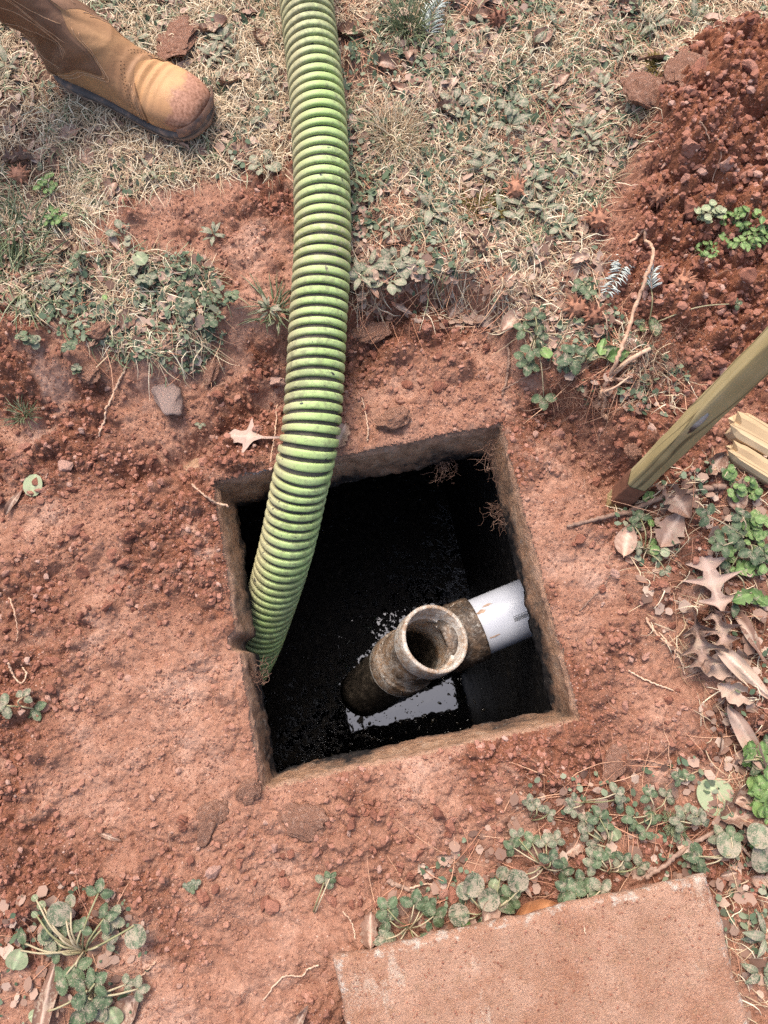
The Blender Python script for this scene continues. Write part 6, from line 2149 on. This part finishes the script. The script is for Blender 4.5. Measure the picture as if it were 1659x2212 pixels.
def leaves_np(name, label, P2d, size, mat, seed, aspect=0.55, cat='ground cover', h=(0.002, 0.014), tilt=0.5):
    r = np.random.default_rng(seed)
    n = len(P2d)
    s = size[0] + (size[1] - size[0]) * r.random(n) ** 1.6
    t = np.array([(0, 0), (0.35, 0.42), (0.75, 0.36), (1, 0), (0.75, -0.36), (0.35, -0.42)]) - [0.5, 0]
    a = r.uniform(0, 2 * np.pi, n); tx = r.normal(0, tilt, n); ty = r.normal(0, tilt, n)
    asp = aspect * r.uniform(0.6, 1.4, n)
    lx = t[None, :, 0] * s[:, None]; ly = t[None, :, 1] * s[:, None] * asp[:, None] * 2
    X = P2d[:, :1] + lx * np.cos(a)[:, None] - ly * np.sin(a)[:, None]
    Y = P2d[:, 1:] + lx * np.sin(a)[:, None] + ly * np.cos(a)[:, None]
    z0 = hz(P2d[:, 0], P2d[:, 1])[:, None] + r.uniform(*h, n)[:, None]
    Z = z0 + lx * np.tan(np.clip(tx, -1, 1))[:, None] + ly * np.tan(np.clip(ty, -1, 1))[:, None] + 0.12 * np.abs(ly)
    Z = np.maximum(Z, hz(X, Y) + 0.0008)
    V = np.stack([X, Y, Z], -1).reshape(-1, 3)
    b = np.arange(n) * 6
    F = np.concatenate([np.stack([b, b + 1, b + 2, b + 3], -1), np.stack([b, b + 3, b + 4, b + 5], -1)])
    o = obj(name, mesh_np(name, V, F, mat, {'rnd': np.repeat(r.random(n), 6)}))
    o['label'] = label; o['category'] = cat; o['kind'] = 'stuff'
    return o


pl = thin(np.vstack([veg_points(3600, G_RIGHT, 51, clumpy(1021, 0.40, 0.6)), veg_points(900, G_LEFT, 52, clumpy(1022, 0.5, 0.65)), veg_points(900, G_MID, 53, clumpy(1023, 0.42, 0.60)), veg_points(320, G_SPARSE, 54, clumpy(1024, 0.48, 0.6)),
                     veg_points(420, G_RBOT, 55, clumpy(1025, 0.45, 0.6)), veg_points(260, G_STRIP, 56, clumpy(1026, 0.45, 0.6)), veg_points(90, G_BL, 57)]))
leaves_np('ground_cover', 'tiny grey-green weed leaves carpeting the trodden grass', pl, (0.004, 0.012), M_COVER, 61, 0.6)
pl = thin(np.vstack([veg_points(3600, G_RIGHT, 71, clumpy(1031, 0.38, 0.6)), veg_points(1500, G_LEFT, 72, clumpy(1032, 0.4, 0.6)), veg_points(420, G_MID, 73), veg_points(500, G_SPARSE, 74), veg_points(800, G_RBOT, 75), veg_points(260, G_STRIP, 76), veg_points(120, G_BL, 77)]))
leaves_np('leaf_litter', 'broken brown leaf bits lying between the weeds', pl, (0.006, 0.022), M_LITTER, 62, 0.5, 'litter', (0.001, 0.008), 0.35)


def dusty_at(p):
    return np.clip(1.15 - 1.2 * mk_at('loose', p[:, 0], p[:, 1]), 0, 1) * (1 - mk_at('pile', p[:, 0], p[:, 1]))


def crumbs_np(name, label, P2d, rad_, seed):
    import bmesh
    bm = bmesh.new()
    bmesh.ops.create_icosphere(bm, subdivisions=1, radius=1.0)
    bv = np.array([v.co[:] for v in bm.verts]); bf = np.array([[v.index for v in f.verts] for f in bm.faces])
    bm.free()
    # the plain twenty-sided grain: the first twelve corners
    phi = (1 + 5 ** 0.5) / 2
    bv = np.array([(-1, phi, 0), (1, phi, 0), (-1, -phi, 0), (1, -phi, 0), (0, -1, phi), (0, 1, phi), (0, -1, -phi), (0, 1, -phi), (phi, 0, -1), (phi, 0, 1), (-phi, 0, -1), (-phi, 0, 1)]) / math.sqrt(1 + phi * phi)
    bf = np.array([(0, 11, 5), (0, 5, 1), (0, 1, 7), (0, 7, 10), (0, 10, 11), (1, 5, 9), (5, 11, 4), (11, 10, 2), (10, 7, 6), (7, 1, 8), (3, 9, 4), (3, 4, 2), (3, 2, 6), (3, 6, 8), (3, 8, 9), (4, 9, 5), (2, 4, 11), (6, 2, 10), (8, 6, 7), (9, 8, 1)])
    r = np.random.default_rng(seed)
    n = len(P2d)
    R = rad_[0] + (rad_[1] - rad_[0]) * r.random(n) ** 3.0
    j = 1 + r.normal(0, 0.20, (n, 12))
    sc = r.uniform(0.7, 1.25, (n, 1, 3)) * np.array([1, 1, 0.8])
    th = r.uniform(0, 2 * np.pi, n)
    V = bv[None] * j[..., None] * sc * R[:, None, None]
    c, s = np.cos(th)[:, None], np.sin(th)[:, None]
    X = V[..., 0] * c - V[..., 1] * s + P2d[:, :1]
    Y = V[..., 0] * s + V[..., 1] * c + P2d[:, 1:]
    Z = V[..., 2] + (hz(P2d[:, 0], P2d[:, 1]) + R * 0.35)[:, None]
    F = (bf[None] + (np.arange(n) * 12)[:, None, None]).reshape(-1, 3)
    o = obj(name, mesh_np(name, np.stack([X, Y, Z], -1).reshape(-1, 3), F, M_CLOD, {'rnd': np.repeat(r.random(n), 12), 'dusty': np.repeat(dusty_at(P2d), 12)}, False))
    o['label'] = label; o['category'] = 'crumbs'; o['kind'] = 'stuff'
    return o


def loose_ok(x, y):
    l = mk_at('loose', x, y); v = mk_at('veg', x, y)
    cl = sstep(0.35, 0.62, fbm(x, y, 0.05, 1051, 3))
    return np.clip(0.05 + 0.95 * l * (0.3 + 0.7 * cl), 0, 1) * (1 - 0.8 * v) * (hole_sd(x, y) > 0.002) * (inside(x, y, SLAB_POLY) == 0)


SLAB_POLY = GP([(715, 2075), (1535, 1880), (1680, 2300), (715, 2300)], 0.05)
pl = veg_points(13500, ALLSOIL, 81, loose_ok)
crumbs_np('soil_crumbs', 'loose crumbs of red clay scattered over the dug ground', pl, (0.0013, 0.0062), 82)
pl = veg_points(2600, PILE, 83, lambda x, y: 0.3 + 0.7 * sstep(0.4, 0.6, fbm(x, y, 0.05, 1053, 3)))
crumbs_np('heap_crumbs', 'loose crumbs of red clay on the heap in the far corner', pl, (0.0016, 0.0085), 84)

def grains_np(name, label, P2d, rad_, seed):
    r = np.random.default_rng(seed)
    n = len(P2d)
    bv = np.array([(1, 0, 0), (0, 1, 0), (-1, 0, 0), (0, -1, 0), (0, 0, 1), (0.1, 0, -0.6)])
    bf = np.array([(0, 1, 4), (1, 2, 4), (2, 3, 4), (3, 0, 4), (1, 0, 5), (2, 1, 5), (3, 2, 5), (0, 3, 5)])
    R = rad_[0] + (rad_[1] - rad_[0]) * r.random(n) ** 2.0
    V = bv[None] * r.uniform(0.55, 1.35, (n, 6, 1)) * R[:, None, None]
    th = r.uniform(0, 6.28, n)
    c, s_ = np.cos(th)[:, None], np.sin(th)[:, None]
    tl_ = r.normal(0, 0.5, n)[:, None]
    X0 = V[..., 0] * c - V[..., 1] * s_; Y0 = V[..., 0] * s_ + V[..., 1] * c
    Z = V[..., 2] + X0 * tl_ + (hz(P2d[:, 0], P2d[:, 1]) + R * 0.3)[:, None]
    F = (bf[None] + (np.arange(n) * 6)[:, None, None]).reshape(-1, 3)
    o = obj(name, mesh_np(name, np.stack([X0 + P2d[:, :1], Y0 + P2d[:, 1:], Z], -1).reshape(-1, 3), F, M_CLOD, {'rnd': np.repeat(r.random(n), 6), 'dusty': np.repeat(dusty_at(P2d), 6)}, False))
    o['label'] = label; o['category'] = 'crumbs'; o['kind'] = 'stuff'
    return o


def bare_ok(x, y):
    return (0.25 + 0.75 * sstep(0.35, 0.6, fbm(x, y, 0.04, 1061, 3))) * (1 - 0.85 * mk_at('veg', x, y)) * (hole_sd(x, y) > 0.0) * (inside(x, y, SLAB_POLY) == 0)


grains_np('soil_grains', 'fine grit and grains of red soil covering the bare ground', veg_points(46000, ALLSOIL, 87, bare_ok), (0.0007, 0.0026), 88)

grains_np('slab_grains', 'grit and grains of soil lying on the concrete cover', veg_points(900, GP([(735, 2075), (1525, 1900), (1600, 2215), (735, 2215)], SLAB_Z), 89), (0.0007, 0.0022), 90)
so = bpy.data.objects['slab_grains']
zz = np.zeros(len(so.data.vertices) * 3, np.float32)
so.data.vertices.foreach_get('co', zz)
zz = zz.reshape(-1, 3)
rg = np.random.default_rng(5)
cz = zz.reshape(-1, 6, 3)
cz[:, :, 2] += (SLAB_Z + 0.0006 - hz(cz[:, :, 0].mean(1), cz[:, :, 1].mean(1)))[:, None]
so.data.vertices.foreach_set('co', zz.ravel())
so.data.update()


def scum():
    r = np.random.default_rng(17)
    n = 3000
    p = np.stack([r.uniform(-0.62, 0.30, n), r.uniform(-0.45, 0.62, n)], 1)
    d = fbm(p[:, 0], p[:, 1], 0.13, 1101, 4)
    k = (r.random(n) < sstep(0.42, 0.60, d)) & (p[:, 0] < TU1 - 0.01)
    p = p[k]
    o = []
    n = len(p)
    R = 0.0016 + 0.0065 * r.random(n) ** 3
    a = np.linspace(0, 2 * np.pi, 7, endpoint=False)
    W = np.array([UV(u, v)[:2] for u, v in p])
    rim = R[:, None] * r.uniform(0.6, 1.4, (n, 7))
    el = r.uniform(0.5, 1.0, n)[:, None]
    th = r.uniform(0, 6.28, n)[:, None]
    X0 = rim * np.cos(a); Y0 = rim * np.sin(a) * el
    X = X0 * np.cos(th) - Y0 * np.sin(th); Y = X0 * np.sin(th) + Y0 * np.cos(th)
    V = np.zeros((n, 15, 3))
    V[:, :7, 0] = X; V[:, :7, 1] = Y; V[:, :7, 2] = -0.001
    V[:, 7:14, 0] = X * 0.6; V[:, 7:14, 1] = Y * 0.6; V[:, 7:14, 2] = R[:, None] * r.uniform(0.08, 0.22, (n, 7))
    V[:, 14, 2] = R * 0.2
    V[:, :, :2] += W[:, None]
    V[:, :, 2] += WATER_Z
    b = np.arange(n)[:, None] * 15
    j = np.arange(7); jn = (j + 1) % 7
    Q = np.stack([b + j, b + jn, b + 7 + jn, b + 7 + j], -1).reshape(-1, 4)
    T = np.stack([b + 7 + j, b + 7 + jn, np.broadcast_to(b + 14, (n, 7))], -1).reshape(-1, 3)
    t = NT('wet_scum')
    c = t.ramp(t.noise(40, 3, 0.6), [(0.3, (0.008, 0.006, 0.005)), (0.6, (0.03, 0.024, 0.017)), (0.75, (0.10, 0.085, 0.06))])
    ob = obj('floating_scum', mesh_np('floating_scum', V.reshape(-1, 3), [Q, T], t.done(c, 0.08, 0.5)))
    ob['label'] = 'wet lumps of scum floating on the black water'; ob['category'] = 'scum'; ob['kind'] = 'stuff'


scum()

# ------------------------------------------------------------------ clods one can pick apart
CL = [lump_mesh('clod', 30 + q, 3, M_CLOD, 0.45, (1, 1, 1), 0.20) for q in range(8)]
AREAS = [('clod of loose red clay in the heap at the far corner', 'clods in the loose heap', PILE, 90, 91, (0.008, 0.021)),
         ('clod of red clay among the crumbs below the opening', 'clods below the opening', GP([(380, 1760), (1050, 1740), (1000, 1950), (420, 1960)], 0.0), 60, 92, (0.006, 0.014)),
         ('clod of red clay in the dark crumbly soil at the hose side of the opening', 'clods left of the opening', GP([(-20, 860), (480, 850), (400, 1080), (300, 1500), (-20, 1560)], 0.02), 70, 93, (0.006, 0.015)),
         ('clod of red clay on the bank between the opening and the stake', 'clods on the stake bank', GP([(1120, 840), (1400, 840), (1560, 760), (1500, 980), (1340, 1060), (1200, 930)], 0.03), 50, 94, (0.006, 0.013)),
         ('clod of red clay in the dug trench beyond the opening', 'clods beyond the opening', GP([(420, 900), (600, 760), (1080, 660), (1080, 800), (560, 960)], 0.02), 40, 95, (0.006, 0.015)),
         ('clod of red clay between the pipe side of the opening and the weeds', 'clods right of the opening', GP([(1230, 1150), (1420, 1150), (1500, 1550), (1300, 1600)], 0.02), 28, 96, (0.005, 0.012))]
for lab, grp, poly, n, seed, (ra_, rb2) in AREAS:
    pts = veg_points(n, poly, seed, lambda x, y: (hole_sd(x, y) > 0.02) * 1.0)
    for (x, y) in thin(pts):
        s = ra_ + (rb2 - ra_) * rl.random() ** 2
        o = obj('clay_clod', CL[rl.randrange(8)], None, (x, y, float(hz(x, y)) + s * 0.25), (rl.uniform(0, 6), rl.uniform(0, 6), rl.uniform(0, 6)), (s * rl.uniform(0.8, 1.25), s * rl.uniform(0.8, 1.2), s * rl.uniform(0.6, 0.9)))
        tag(o, auto_label(o, ('big ' if s > 0.012 else 'small ' if s < 0.008 else 'mid-sized ') + 'clay clod') or lab, 'clay clod', grp)
